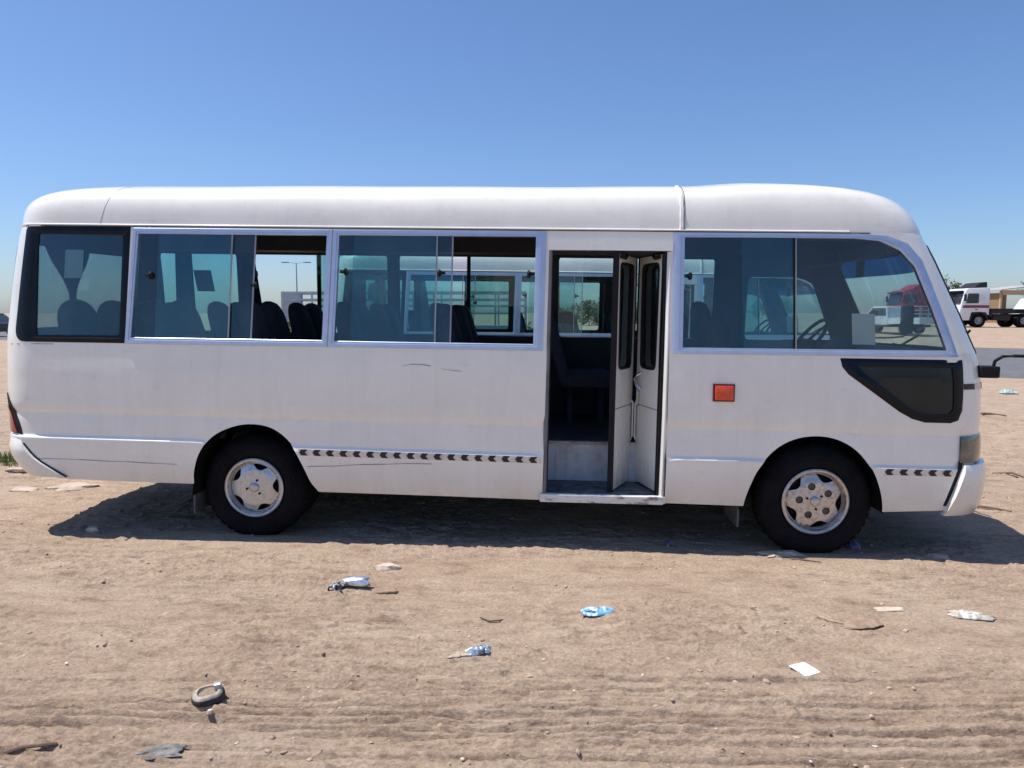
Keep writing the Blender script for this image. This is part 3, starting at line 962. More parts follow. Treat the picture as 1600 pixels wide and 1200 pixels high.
def seat(parent, x, y0, y1, ztop=1.70, lean=.17, name='seat', ah=0):
    mb = MB().bbox(x + .06, x + .50, y0, y1, 1.02, 1.15, .04)
    mb.tube([(x + .15, (y0 + y1) / 2, .69), (x + .15, (y0 + y1) / 2, 1.03)], .03, 8)
    mb.tube([(x + .42, (y0 + y1) / 2, .69), (x + .42, (y0 + y1) / 2, 1.03)], .03, 8)
    s = mb.build(name, SEATC, parent, smooth=45)
    w = (y1 - y0) / 2; c = (y0 + y1) / 2
    out = [(c - w, 1.06), (c + w, 1.06), (c + w * .97, 1.40)]
    for a in np.linspace(0, math.pi, 11): out.append((c + w * .90 * math.cos(a), ztop - .17 + .17 * math.sin(a)))
    out.append((c - w * .97, 1.40))
    b = MB().prism(out, -.055, .055, 'x', bev=.035)
    b.v = [(x + .10 + v[0] - lean * (v[2] - 1.06) / .62, v[1], v[2]) for v in b.v]
    b.build('backrest', SEATC, s, smooth=50)
    return s
def chevrons(parent, name, x0, x1, zf, h, n, y_of=None):
    # cream tape with black arrow marks, laid on the skin
    tape = MB()
    k = max(2, int((x1 - x0) / .1))
    xs = np.linspace(x0, x1, k + 1)
    for i in range(k):
        slab_on_side(tape, [(xs[i], zf(xs[i])), (xs[i + 1], zf(xs[i + 1])), (xs[i + 1], zf(xs[i + 1]) - h), (xs[i], zf(xs[i]) - h)], .0035, .003)
    t = tape.build(name, TAPEW, parent)
    p = (x1 - x0) / n; w = p * .62; hh = h * .92
    for i in range(n):
        xa = x0 + p * i + p * .06; zt = zf(xa) - h * .04
        sh = [(0, .5), (.26, 1), (1, 1), (.68, .5), (1, 0), (.26, 0)]
        mb = MB()
        P = [(xa + u * w, zf(xa + u * w) - h * .04 - hh * (1 - v)) for u, v in sh]
        def Q(p, o): return (p[0], ys(p[0], p[1], o), p[1])
        vs = [Q(q, .0060) for q in P] + [Q(q, .002) for q in P]
        mb.add(vs, [(0, 1, 2, 3), (0, 3, 4, 5)] + [(a, (a + 1) % 6, 6 + (a + 1) % 6, 6 + a) for a in range(6)])
        mb.build('arrow_mark', TAPEB, t, recalc=False)
    return t

def make_minibus():
    root = empty('minibus', (-1.8614, 4.9931, .0217), (-.0006, .01442, -.04482))
    side_sheet(True, root); side_sheet(False, root)
    fo, fhole = end_sheet(True, root); ro, rhole = end_sheet(False, root)
    make_roof(root)
    roof_seam(-1.035, .08, .0022, .0012, SCRATCH, root, 'roof_joint')
    roof_seam(2.965, .0, .017, .007, PAINT, root, 'roof_joint')
    roof_seam(2.985, .0, .003, .003, DRIPD, root, 'roof_joint')

    # --- windows on the door side
    w = empty('rear_quarter_window'); w.parent = root
    ro_ = rounded(WIN['rear'], [.03, .005, .005, .10], 5); ri_ = rounded([(-1.471, 2.140), (-.868, 2.135), (-.892, 1.441), (-1.487, 1.437)], .02, 5)
    frame_ring('black_border', ro_, ri_, w, .0035, .012, BLACKG)
    pane('pane', ri_, .006, w, TINT)
    def slider(nm, out, inn, fixed, slide, latches, edges):
        w = empty('side_window'); w.parent = root
        frame_ring('window_frame', out, inn, w)
        pane('pane', fixed, .010, w, TINT); pane('sliding_pane', slide, .022, w, TINT)
        for (a, b, d) in edges:
            mb = MB(); slab_on_side(mb, [(a[0] - .005, a[1]), (a[0] + .005, a[1]), (b[0] + .005, b[1]), (b[0] - .005, b[1])], -d + .002, .006)
            mb.build('pane_edge', ALUEDGE, w)
        for lx, lz, d, sg in latches:
            y = ys(lx, lz, -d)
            mb = MB().tube([(lx - .02 * sg, y - .004, lz), (lx + .004 * sg, y - .012, lz), (lx + .014 * sg, y - .012, lz), (lx + .026 * sg, y - .010, lz)], [.009, .011, .026, .024], 12)
            mb.build('window_latch', RUBBER, w, smooth=40)
        return w
    def quad(x0t, x1t, x0b, x1b, zt=2.15, zb=1.425): return [(x0t, zt), (x1t, zt), (x1b, zb), (x0b, zb)]
    slider('w1', *WIN['w1'], quad(-.765, -.10, -.815, -.125), quad(-.625, .060, -.655, .030),
           [(-.69, 1.86, .012, 1), (.045, 1.80, .030, 1), (.01, 1.88, .12, 1)], [((-.10, 2.15), (-.125, 1.425), .010), ((.058, 2.15), (.030, 1.425), .024)])
    slider('w2', *WIN['w2'], quad(.64, 1.320, .615, 1.313), quad(.745, 1.425, .722, 1.417),
           [(.675, 1.90, .012, 1), (1.355, 1.90, .030, -1), (1.965, 1.90, .03, -1)], [((1.320, 2.15), (1.313, 1.425), .010), ((1.425, 2.15), (1.417, 1.425), .024)])
    w = empty('side_window'); w.parent = root
    frame_ring('window_frame', FW_OUT, FW_IN, w)
    pane('pane', [(2.98, 2.158), (3.5, 2.162), (3.712, 2.162), (3.732, 1.42), (2.99, 1.42)], .010, w, TINT)
    pane('sliding_pane', [(3.368, 2.16), (3.712, 2.162), (3.732, 1.42), (3.402, 1.42)], .022, w, CLEARISH)
    pane('pane', [(3.712, 2.162)] + FW_IN[2:8] + [(3.732, 1.42)], .010, w, DRIVERG)
    for a, b, d in (((3.716, 2.16), (3.736, 1.42), .010),):
        mb = MB(); slab_on_side(mb, [(a[0] - .009, a[1]), (a[0] + .009, a[1]), (b[0] + .009, b[1]), (b[0] - .009, b[1])], -d + .004, .010); mb.build('pane_edge', RUBBER, w)
        mb = MB(); slab_on_side(mb, [(a[0] - .004 + .006, a[1]), (a[0] + .004 + .006, a[1]), (b[0] + .01, b[1]), (b[0] + .002, b[1])], -d + .0065, .003); mb.build('pane_edge', ALUEDGE, w)
    y = ys(3.04, 1.90, -.03)
    MB().tube([(2.99, y - .004, 1.90), (3.014, y - .012, 1.90), (3.026, y - .012, 1.90), (3.04, y - .01, 1.90)], [.009, .011, .026, .024], 12).build('window_latch', RUBBER, w, smooth=40)
    w = empty('low_quarter_window'); w.parent = root
    frame_ring('black_border', LOW_OUT, LOW_IN, w, .004, .012, BLACKG)
    pane('pane', LOW_INN, .006, w, LOWGLASS)
    # --- far side windows
    for x0, x1, gl in ((-1.60, -.87, [(-1.6, -.87)]), (-.75, .572, [(-.085, .572), (-.105, .572)]), (.686, 1.976, [(1.34, 1.976)]), (2.186, 3.62, [(2.186, 2.75), (2.72, 3.62)])):
        w = empty('side_window'); w.parent = root
        a = rounded([(x0 - .035, 2.195), (x1 + .035, 2.195), (x1 + .035, 1.385), (x0 - .035, 1.385)], .02, 4); b = rounded([(x0 - .0, 2.165), (x1 + .0, 2.165), (x1 + .0, 1.425), (x0 - .0, 1.425)], .045, 4)
        frame_ring('window_frame', a, b, w, .012, .012, ALU, -1)
        for i, (p, q) in enumerate(gl): pane('pane' if i == 0 else 'sliding_pane', [(p, 2.165), (q, 2.165), (q, 1.42), (p, 1.42)], .008 + .014 * i, w, TINT if x0 < 2 else CLEARISH, side=-1)
        if len(gl) or True:
            for (p, q) in gl[:1]:
                if p > x0 + .1:
                    MB().box(p - .016, p + .016, W - .085, W - .055, 1.42, 2.165).build('pane_edge', RUBBER, w)
    w = empty('side_window'); w.parent = root
    pane('pane', [(3.93, 2.0), (4.38, 2.0), (4.52, 1.95), (4.74, 1.42), (3.93, 1.42)], .008, w, CLEARISH, side=-1)
    w = empty('low_quarter_window'); w.parent = root
    frame_ring('black_border', LOW_OUT, LOW_IN, w, .004, .012, BLACKG, -1)
    pane('pane', LOW_INN, .006, w, LOWGLASS, side=-1)
    # --- windscreen and rear window
    def end_glass(name, hole, front, m, zlo, zhi, th=.004):
        hole = [(y, z) for y, z in hole]
        ring_ = densify(hole, .06)
        rv, T = triangulate(ring_, [], np.arange(.15, W, .1), np.concatenate([np.arange(1.4, 2.2, .07), [zlo + 1e-3, zhi - 1e-3]]), .015)
        base = S_end(front)
        sg = -1 if front else 1
        def S(a):
            p = base(a); p[:, 0] += sg * .010; return p
        sheet(name, [m], rv, T, S, (1 if front else -1, 0, 0), th, w, 0, 0)
    w = empty('windscreen'); w.parent = root
    zs = 1.985
    def clip(poly, keep_low):
        out = []
        for i in range(len(poly)):
            a, b = poly[i], poly[(i + 1) % len(poly)]
            ia = (a[1] < zs) == keep_low; ib = (b[1] < zs) == keep_low
            if ia: out.append(a)
            if ia != ib:
                t = (zs - a[1]) / (b[1] - a[1]); out.append((a[0] + (b[0] - a[0]) * t, zs))
        return out
    end_glass('pane', clip(fhole, True), True, WSCREEN, 1.42, zs)
    end_glass('tint_band', clip(fhole, False), True, VISOR, zs, 2.12)
    # rubber seal round the screen
    def seal(hole, front, wd=.03):
        base = S_end(front); sg = 1 if front else -1
        H = densify(hole, .06); cy = W / 2; cz = sum(p[1] for p in H) / len(H)
        def off(p, k):
            d = Vector((p[0] - cy, (p[1] - cz) * 1.6)).normalized() * k; return (p[0] + d.x, p[1] + d.y)
        def P(p, o): q = base(np.array([p]))[0]; return (q[0] + sg * o, q[1], q[2])
        rows = [[P(off(p, wd), -.004), P(off(p, wd * .7), .008), P(off(p, -wd * .3), .008), P(off(p, -wd * .5), -.02)] for p in H]
        n = len(rows); vs = [v for r in rows for v in r]
        MB().add(vs, [(i * 4 + k, i * 4 + k + 1, ((i + 1) % n) * 4 + k + 1, ((i + 1) % n) * 4 + k) for i in range(n) for k in range(3)]).build('rubber_seal', RUBBER, w, smooth=60)
    seal(fhole, True)
    base = S_end(True)
    def fs(y, z, o): q = base(np.array([[y, z]]))[0]; return (q[0] + o, y, z)
    MB().tube([fs(.75, 1.42, .03), fs(.70, 1.40, .05), fs(.42, 1.50, .04)], .010, 6).build('wiper', RUBBER, w)
    MB().tube([fs(.62, 1.44, .025), fs(.20, 1.56, .025)], .009, 6).build('wiper_blade', RUBBER, w)
    MB().tube([fs(1.55, 1.42, .03), fs(1.5, 1.40, .05), fs(1.2, 1.50, .04)], .010, 6).build('wiper', RUBBER, w)
    w = empty('rear_window'); w.parent = root
    end_glass('pane', rhole, False, REARG, 1.5, 2.0)
    seal(rhole, False)

    # --- doorway
    d = empty('doorway'); d.parent = root
    MB().box(2.066, 2.905, -.004, .032, .351, .398).bbox(2.05, 2.89, -.020, .03, .347, .402, .006).build('sill', SILLM, d)
    MB().box(2.07, 2.90, .03, .46, .375, .398).build('tread', TREADM, d)
    MB().box(2.07, 2.90, .44, .455, .398, .672).build('riser', STEPM, d)
    for xx in (2.16, 2.24, 2.32, 2.40, 2.48, 2.56, 2.64, 2.72): MB().box(xx, xx + .014, .434, .440, .41, .66).build('riser_rib', STEPM, d)
    MB().bbox(2.07, 2.90, .425, .47, .672, .694, .006).build('step_edge', STEPEDGE, d)
    def post(nm, x0, x1, off, th, m, zz=(.40, 1.0, 1.4, 1.8, 2.06), bev=0.0):
        mb = MB(); vs = []; k = 6
        for z in zz:
            t = (z - .4) / 1.66; sh = .012 * t
            y = ys(2.5, z, off)
            w_ = x1 - x0; e = min(bev, w_ * .45)
            for xx, yy in ((x0, y + th), (x0, y + e), (x0 + e, y), (x1 - e, y), (x1, y + e), (x1, y + th)): vs.append((xx + sh, yy, z))
        n = len(zz)
        fs = [(i * k + j, i * k + (j + 1) % k, (i + 1) * k + (j + 1) % k, (i + 1) * k + j) for i in range(n - 1) for j in range(k)] + [tuple(range(k)), tuple(range((n - 1) * k, n * k))]
        mb.add(vs, fs).build(nm, m, d, smooth=35)
    post('door_post', 2.062, 2.092, .002, .10, JAMB, bev=.010)
    post('door_seal', 2.092, 2.101, -.010, .05, RUBBER)
    post('jamb', 2.064, 2.080, -.10, .32, LINING)
    post('door_post', 2.864, 2.902, .004, .10, PAINT, bev=.016)
    post('door_seal', 2.846, 2.864, -.012, .05, RUBBER)
    post('jamb', 2.885, 2.90, -.10, .32, LINING)
    MB().box(2.07, 2.90, .10, .44, 2.062, 2.10).build('door_mechanism_cover', LINING, d)
    mb = MB(); slab_on_side(mb, [(2.074, 2.132), (2.912, 2.132), (2.912, 2.064), (2.076, 2.064)], .009, .012); mb.build('door_header', PAINT, d)
    def leaf(A, B, nm, flip):
        A = Vector(A); B = Vector(B); L = (B - A).length; u = (B - A) / L
        z0, z1 = .415, 2.045
        g0, g1 = .045, L - .075
        hole = rounded([(g0 + .02, 1.262), (g0 + .005, 1.985), (g1, 1.985), (g1 - .012, 1.262)], .05, 4)
        rv, T = triangulate(densify([(0, z0), (L, z0), (L, z1), (0, z1)], .1), [densify(hole, .08)], np.arange(.03, L, .05), np.arange(.5, 2.05, .1), .015)
        nrm = Vector((u.y, -u.x)) if not flip else Vector((-u.y, u.x))
        if nrm.y > 0: nrm = -nrm
        def S(a): return np.stack([A.x + u.x * a[:, 0], A.y + u.y * a[:, 0], a[:, 1]], 1)
        o = sheet(nm, [PAINT, PAINT], rv, T, S, (nrm.x, nrm.y, 0), .028, root)
        def P(s, z, k): return (A.x + u.x * s + nrm.x * k, A.y + u.y * s + nrm.y * k, z)
        H = densify(hole, .08); c0 = sum(p[0] for p in H) / len(H); cz = sum(p[1] for p in H) / len(H); n = len(H)
        def off(p, k):
            e = Vector(((p[0] - c0) * 4, p[1] - cz)).normalized() * k; return p[0] + e.x, p[1] + e.y
        rows = [[P(*off(p, .014), -.002), P(*off(p, .012), .006), P(*off(p, -.004), .006), P(*off(p, -.006), -.02)] for p in H]
        MB().add([v for r in rows for v in r], [(i * 4 + k, i * 4 + k + 1, ((i + 1) % n) * 4 + k + 1, ((i + 1) % n) * 4 + k) for i in range(n) for k in range(3)]).build('window_gasket', RUBBER, o, smooth=60)
        rv, T = triangulate(H, [], [c0], np.arange(1.3, 2, .1), .01)
        def S2(a): return np.stack([A.x + u.x * a[:, 0] - nrm.x * .012, A.y + u.y * a[:, 0] - nrm.y * .012, a[:, 1]], 1)
        sheet('pane', [DOORG], rv, T, S2, (nrm.x, nrm.y, 0), .004, o, 0, 0)
        for s0, s1 in ((-.016, .002), (L - .012, L + .010)):
            vs = [P(s, z, k) for s in (s0, s1) for z in (z0 - .01, z1 + .005) for k in (.004, -.034)]
            MB().add(vs, [(0, 1, 3, 2), (4, 6, 7, 5), (0, 4, 5, 1), (2, 3, 7, 6), (0, 2, 6, 4), (1, 5, 7, 3)]).build('edge_rubber', RUBBER, o)
        vs = [P(s, z, k) for s in (.0, L - .02) for z in (.98, .986) for k in (.002, -.001)]
        MB().add(vs, [(0, 1, 3, 2), (4, 6, 7, 5), (0, 4, 5, 1), (2, 3, 7, 6), (0, 2, 6, 4), (1, 5, 7, 3)]).build('panel_seam', SCRATCH, o)
        MB().tube([P(L - .035, .72, .004), P(L - .035, .74, .014), P(L - .035, .99, .014), P(L - .035, 1.01, .004)], .006, 6).build('hinge_bar', PAINT, o)
        MB().tube([P(.02, 2.03, .01), P(.06, 2.02, .03), P(.09, 2.04, .03)], .014, 6).build('door_bracket', RUBBER, o)
        return o, P, L
    leaf((2.553, .085), (2.722, .470), 'door_leaf', False)
    o, P, L = leaf((2.848, .085), (2.742, .470), 'door_leaf', True)
    MB().tube([P(L - .10, 1.22, .004), P(L - .09, 1.20, .03), P(L - .06, 1.17, .035), P(L - .09, 1.12, .03), P(L - .11, 1.10, .004)], .009, 8).tube([P(L - .075, 1.08, .004), P(L - .075, 1.08, .016), P(L - .075, .98, .016), P(L - .075, .98, .004)], .008, 6).build('door_handle', CHROME, o, smooth=40)
    MB().tube([(2.60, .52, .70), (2.60, .52, 2.1)], .014, 8).build('grab_pole', CHROME, d)

    # --- trim on the skin
    zl = lambda x: .6655 + float(dzL(x)) - .004
    chevrons(root, 'reflective_tape', .372, 2.058, lambda x: zl(x) + .003, .046, 18)
    chevrons(root, 'reflective_tape', 4.352, 4.825, lambda x: zl(x) + .001, .045, 5)
    t = corner_patch('reflective_tape', True, .100, .42, 1.172, 1.210, .003, .003, root, TAPEW, nz=1)
    for a, b in ((.100, .20), (.34, .42)): corner_patch('arrow_mark', True, a, b, 1.172, 1.210, .005, .003, t, TAPEB, nl=5, nz=1)
    mb = MB(); slab_on_side(mb, [(3.198, 1.182), (3.342, 1.182), (3.342, 1.064), (3.200, 1.064)], .014, .016)
    o = mb.build('side_marker', AMBERF, root)
    mb = MB().prism(rounded([(3.208, 1.172), (3.332, 1.172), (3.332, 1.074), (3.210, 1.074)], .008, 3), ys(3.27, 1.12, .014), ys(3.27, 1.12, .034), 'y', bev=.008); mb.build('lens', AMBER, o, smooth=40)
    corner_patch('corner_lamp', True, .083, .52, .676, .858, .008, .02, root, SMOKE, bulge=.006)
    corner_patch('bumper', True, lambda z: .02 + .075 * (z - .34) / .3, RF * math.pi / 2 + .68, .318, .668, .030, .05, root, PAINT, nl=30, bulge=.022)
    corner_patch('bumper_gap', True, lambda z: .0 + .075 * (z - .34) / .3 - .004, lambda z: .022 + .075 * (z - .34) / .3, .345, .70, .004, .01, root, RUBBER, nl=2)
    corner_patch('bumper', True, lambda z: .02 + .075 * (z - .34) / .3, RF * math.pi / 2 + .679, .318, .668, .030, .05, root, PAINT, nl=30, bulge=.022, side=-1)
    corner_patch('headlamp', True, RF * math.pi / 2 - .0, RF * math.pi / 2 + .22, .70, .86, .012, .02, root, SMOKE)
    corner_patch('headlamp', True, RF * math.pi / 2 - .0, RF * math.pi / 2 + .22, .70, .86, .012, .02, root, SMOKE, side=-1)
    corner_patch('grille', True, RF * math.pi / 2 + .26, RF * math.pi / 2 + .66, .74, .84, .010, .02, root, RUBBER, nl=8)
    corner_patch('tail_lamp', False, lambda z: .085 + .16 * max(0, (z - .74) / .27) ** 1.6, .46, .735, 1.01, .007, .02, root, RUBBER)
    corner_patch('lens', False, lambda z: .125 + .10 * max(0, (z - .74) / .2), .44, .742, .925, .014, .01, root.children[-1], REDL)
    corner_patch('bumper', False, lambda z: .10 - .22 * (1 - (z - .43) / .29) ** 1.3, RR * math.pi / 2 + .72, .432, .715, .014, .04, root, PAINT, nl=30, bulge=.012)
    corner_patch('bumper_gap', False, lambda z: .088 - .22 * (1 - min(1, (z - .43) / .29)) ** 1.3, lambda z: .105 - .22 * (1 - min(1, (z - .43) / .29)) ** 1.3, .436, .74, .004, .01, root, RUBBER, nl=2)
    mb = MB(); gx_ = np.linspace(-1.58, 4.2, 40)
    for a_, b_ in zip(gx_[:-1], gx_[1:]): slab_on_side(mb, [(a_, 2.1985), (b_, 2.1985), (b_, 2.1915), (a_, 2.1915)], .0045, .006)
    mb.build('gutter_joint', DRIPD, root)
    # scrapes in the paint
    def scrape(pts, wd=.0022):
        mb = MB()
        for i in range(len(pts) - 1):
            (a, b), (c, e) = pts[i], pts[i + 1]
            k = wd * (.5 + random.random())
            slab_on_side(mb, [(a, b + k), (c, e + k), (c, e - k), (a, b - k)], .0022, .002)
        mb.build('paint_scrape', SCRATCH, root)
    scrape([(.43, .553), (.62, .560), (.80, .575), (.98, .582), (1.12, .590), (1.30, .592)])
    scrape([(-1.52, .560), (-1.40, .564), (-1.2, .563), (-.98, .555), (-.86, .556), (-.66, .548), (-.50, .545)], .002)
    scrape([(1.10, 1.262), (1.15, 1.277), (1.23, 1.276), (1.29, 1.268)], .002)
    scrape([(-1.50, .553), (-1.492, .567)], .006)
    scrape([(4.850, .88), (4.848, 1.05), (4.846, 1.20), (4.836, 1.372)], .0016)
    scrape([(-1.70, 1.368), (-1.62, 1.372), (-1.50, 1.374), (-1.36, 1.375)], .0014)
    scrape([(1.36, 1.25), (1.42, 1.243), (1.5, 1.235)], .001)

    # --- running gear
    for x, y, R, rr, st in ((.005, .105, .376, .210, 'rear'), (3.935, .050, .392, .224, 'front')):
        make_wheel(root, x, y, R - .012, R, rr, st)
        make_wheel(root, x, W - y, R - .012, R, rr, st, side=-1)
    for yy in (.34, W - .34 - .2):
        MB().lathe([(.21, 0), (.30, -.005), (.352, .01), (.376, .04), (.376, .17), (.35, .2), (.21, .2)], (.005, yy, .37), 48).build('inner_wheel', TYRE, root, smooth=40)
    mb = MB()
    for yy in (.58, 1.36): mb.box(-1.6, 4.9, yy, yy + .09, .46, .60)
    for xx in (-1.2, .7, 1.5, 2.4, 3.2): mb.box(xx, xx + .08, .67, 1.36, .48, .58)
    mb.tube([(.005, .3, .37), (.005, W - .3, .37)], .055, 10).tube([(3.935, .2, .37), (3.935, W - .2, .37)], .04, 10)
    mb.lathe([(0, -.16), (.12, -.1), (.15, 0), (.12, .1), (0, .16)], (.005, 1.0, .37), 16, closed=False)
    mb.bbox(1.2, 2.0, .30, .56, .40, .60, .02).bbox(2.95, 4.6, .72, 1.3, .34, .62, .03).tube([(3.4, 1.45, .40), (1.0, 1.5, .38), (-1.5, 1.5, .40)], .035, 8)
    mb.build('chassis', DARKMETAL, root)
    for A in (ARCH_R, ARCH_F):
        for sd in (1, -1):
            cxm = sum(p[0] for p in A) / len(A)
            pts = catmull(A, 3); n = len(pts)
            q = [(cxm + (p[0] - cxm) * 1.03, p[1] + .012) for p in pts]
            vs = [(p[0], (yy if sd > 0 else W - yy), p[1]) for yy in (.03, .56) for p in q] + [(p[0] * 1, (yy if sd > 0 else W - yy), p[1] + .01) for yy in (.03, .56) for p in q]
            fs = [(i, i + 1, n + i + 1, n + i) for i in range(n - 1)] + [(2 * n + i, 3 * n + i, 3 * n + i + 1, 2 * n + i + 1) for i in range(n - 1)]
            k = len(vs); cz = len(vs)
            MB().add(vs, fs).build('wheel_arch_liner', RUBBER, root, recalc=False)
    MB().bbox(-.43, -.415, .08, .40, .175, .47, .005).build('mud_flap', FLAP, root)
    MB().bbox(3.41, 3.425, .05, .40, .185, .45, .005).build('mud_flap', FLAP, root)
    MB().bbox(-.43, -.415, W - .40, W - .08, .175, .47, .005).build('mud_flap', FLAP, root)
    MB().bbox(3.41, 3.425, W - .40, W - .05, .185, .45, .005).build('mud_flap', FLAP, root)
    # --- inside
    MB().box(-1.60, 4.9, .58, W - .58, .62, .688).box(-1.60, -.45, .04, .58, .622, .686).box(.56, 2.045, .04, .58, .622, .686).box(2.05, 2.93, .456, .58, .622, .686).box(2.93, 3.38, .05, .58, .622, .686).box(-1.60, -.45, W - .58, W - .04, .622, .686).box(.56, 3.38, W - .58, W - .04, .622, .686).build('cabin_floor', FLOORM, root)
    for xs_, y0s in (((-.72, -.02, .68, 1.38), ((1.14, 1.52), (1.55, 1.93))), ((-.72, -.02, .68, 1.36), ((.10, .48), (.51, .89)))):
        for xx in xs_:
            for y0, y1 in y0s: seat(root, xx, y0, y1)
    for y0 in (.12, .58, 1.04, 1.50): seat(root, -1.40, y0, y0 + .42, 1.69, .10)
    seat(root, 2.14, 1.14, 1.52); seat(root, 2.14, 1.55, 1.93)
    seat(root, 3.42, 1.24, 1.72, 1.76, .12, 'driver_seat'); seat(root, 3.40, .30, .74, 1.72, .12)
    MB().bbox(3.35, 4.75, .80, 1.20, .688, 1.10, .04).build('engine_cover', LINING, root, smooth=40)
    dash = [(4.95, .9), (4.60, .95), (4.52, 1.22), (4.56, 1.36), (4.72, 1.42), (4.93, 1.41)]
    MB().prism(dash, .12, W - .12, 'y', bev=.02).prism(rounded([(4.50, 1.30), (4.62, 1.47), (4.78, 1.47), (4.85, 1.38)], .04), 1.22, 1.72, 'y', bev=.02).build('dashboard', LINING, root, smooth=40)
    ring_ = []
    cc = Vector((4.34, 1.48, 1.44)); ax = Vector((-.80, 0, .60)); e1 = Vector((0, 1, 0)); e2 = Vector((.60, 0, .80))
    for k in range(29):
        a = 2 * math.pi * k / 28; ring_.append(cc + (e1 * math.cos(a) + e2 * math.sin(a) * 1) * .22)
    mb = MB().tube(ring_, .016, 8).tube([cc, cc - ax * .35], .03, 8)
    for a in (0, 2.2, 4.1): mb.tube([cc, cc + (e1 * math.cos(a) + e2 * math.sin(a)) * .22], .012, 6)
    mb.build('steering_wheel', RUBBER, root, smooth=50)
    MB().bbox(4.50, 4.53, .89, .99, 1.95, 2.08, .012).tube([(4.52, .93, 2.05), (4.55, .93, 2.14)], .012, 6).build('interior_mirror', RUBBER, root)
    for a, b in ((.22, .95), (1.05, 1.8)): MB().bbox(4.38, 4.46, a, b, 2.07, 2.16, .015).build('sun_visor', LINING, root)
    # dark cant rails above the windows, inside
    MB().prism([(1.66, 2.17), (1.93, 2.17), (1.93, 2.24), (1.80, 2.36), (1.66, 2.40)], -1.45, 4.2, 'x').prism([(.10, 2.17), (.36, 2.17), (.36, 2.40), (.22, 2.36), (.10, 2.24)], -1.45, 4.2, 'x').build('cant_rail', CEILING, root)
    # curtains
    def curtain(name, path_t, path_b, tie=None, m=CURTAIN, folds=7, amp=.02, nz=14):
        # hangs between a top line and a bottom line; tie = (t, fraction) gathers it
        A, B = Vector(path_t[0]), Vector(path_t[1]); Cc, D = Vector(path_b[0]), Vector(path_b[1])
        n = folds * 4; vs = []
        nrm = (B - A).cross(Vector((0, 0, 1))).normalized()
        for lay in (0, 1):
            for j in range(nz + 1):
                t = j / nz
                a = A.lerp(Cc, t); b = B.lerp(D, t)
                if tie:
                    tt, wdt, cen = tie
                    g = math.exp(-((t - tt) / .25) ** 2) if t < tt else math.exp(-((t - tt) / .35) ** 2)
                    c_ = a.lerp(b, cen); a = a.lerp(c_ - (b - a) * wdt * .5, g); b = b.lerp(c_ + (b - a) * wdt * .5, g)
                for i in range(n + 1):
                    p = a.lerp(b, i / n) + nrm * (amp * math.sin(i / n * folds * 2 * math.pi) + lay * .004)
                    vs.append(p[:])
        k = n + 1; tot = k * (nz + 1)
        fs = [(l * tot + j * k + i, l * tot + j * k + i + 1, l * tot + (j + 1) * k + i + 1, l * tot + (j + 1) * k + i) for l in (0, 1) for j in range(nz) for i in range(n)]
        MB().add(vs, fs).build(name, m, root, smooth=80, recalc=False)
    curtain('curtain', ((-1.62, 1.93, 2.17), (-1.62, 1.72, 2.17)), ((-1.62, 1.90, 1.40), (-1.62, 1.76, 1.40)), None, folds=3)
    curtain('curtain', ((-1.58, .24, 2.19), (-1.58, .84, 2.19)), ((-1.58, .50, 1.40), (-1.58, .66, 1.40)), (.62, .09, .54))
    curtain('curtain', ((-1.46, 1.93, 2.16), (-1.30, 1.93, 2.16)), ((-1.46, 1.93, 1.36), (-1.26, 1.93, 1.36)), None, folds=3)
    curtain('curtain', ((-.86, 1.93, 2.16), (-.70, 1.93, 2.16)), ((-.84, 1.93, 1.36), (-.58, 1.93, 1.36)), None, folds=3, amp=.012)
    # notices stuck to the glass
    mb = MB(); slab_on_side(mb, [(-1.285, 2.03), (-1.155, 2.03), (-1.165, 1.835), (-1.295, 1.835)], -.012, .002); mb.build('window_notice', PAPER, root)
    mb = MB(); slab_on_side(mb, [(4.105, 1.665), (4.255, 1.665), (4.265, 1.460), (4.115, 1.460)], -.016, .002); mb.build('window_notice', PAPER, root)
    mb = MB(); slab_on_side(mb, [(-1.30, 2.00), (-1.13, 2.00), (-1.10, 1.80), (-1.27, 1.80)], -.014, .002, side=-1); mb.build('window_notice', PAPERD, root)
    # mirror arm on the front corner
    m_ = MB().bbox(5.0, 5.13, .10, .22, 1.245, 1.325, .012)
    m_.build('mirror_bracket', RUBBER, root)
    b = root.children[-1]
    MB().tube([(5.10, .14, 1.31), (5.105, .13, 1.36), (5.14, .11, 1.392), (5.20, .09, 1.398), (5.45, .02, 1.40), (5.62, -.06, 1.42), (5.66, -.08, 1.48)], .011, 8).build('mirror_arm', RUBBER, b, smooth=50)
    MB().bbox(5.62, 5.68, -.18, .04, 1.46, 1.82, .02).build('mirror_head', RUBBER, b)
    return root
ALUEDGE = mat('pane_edge_grey', (.30, .33, .36), .5, .3)
JAMB = mat('dusty_jamb', (.18, .18, .185), .7, var=.3)
CLEARISH = glass_mat('pale_tinted_glass', (.82, .93, .935), .9, gcol=(.7, .88, 1.0))
DRIVERG = glass_mat('cab_door_glass', (.90, .96, .965), .8)
REARG = glass_mat('rear_tinted_glass', (.86, .93, .93), .8)
bus = make_minibus()
tag(bus, 'white minibus side on with its folding door open, nearest the camera', 'minibus', 'white minibuses parked side by side')
bus2 = copy_tree(bus)
bus2.location = (-.535, 9.215, -.040)
bus2.rotation_euler = (0, .010, .055)
tag(bus2, 'second white minibus parked behind, seen through the windows of the nearer one', 'minibus')

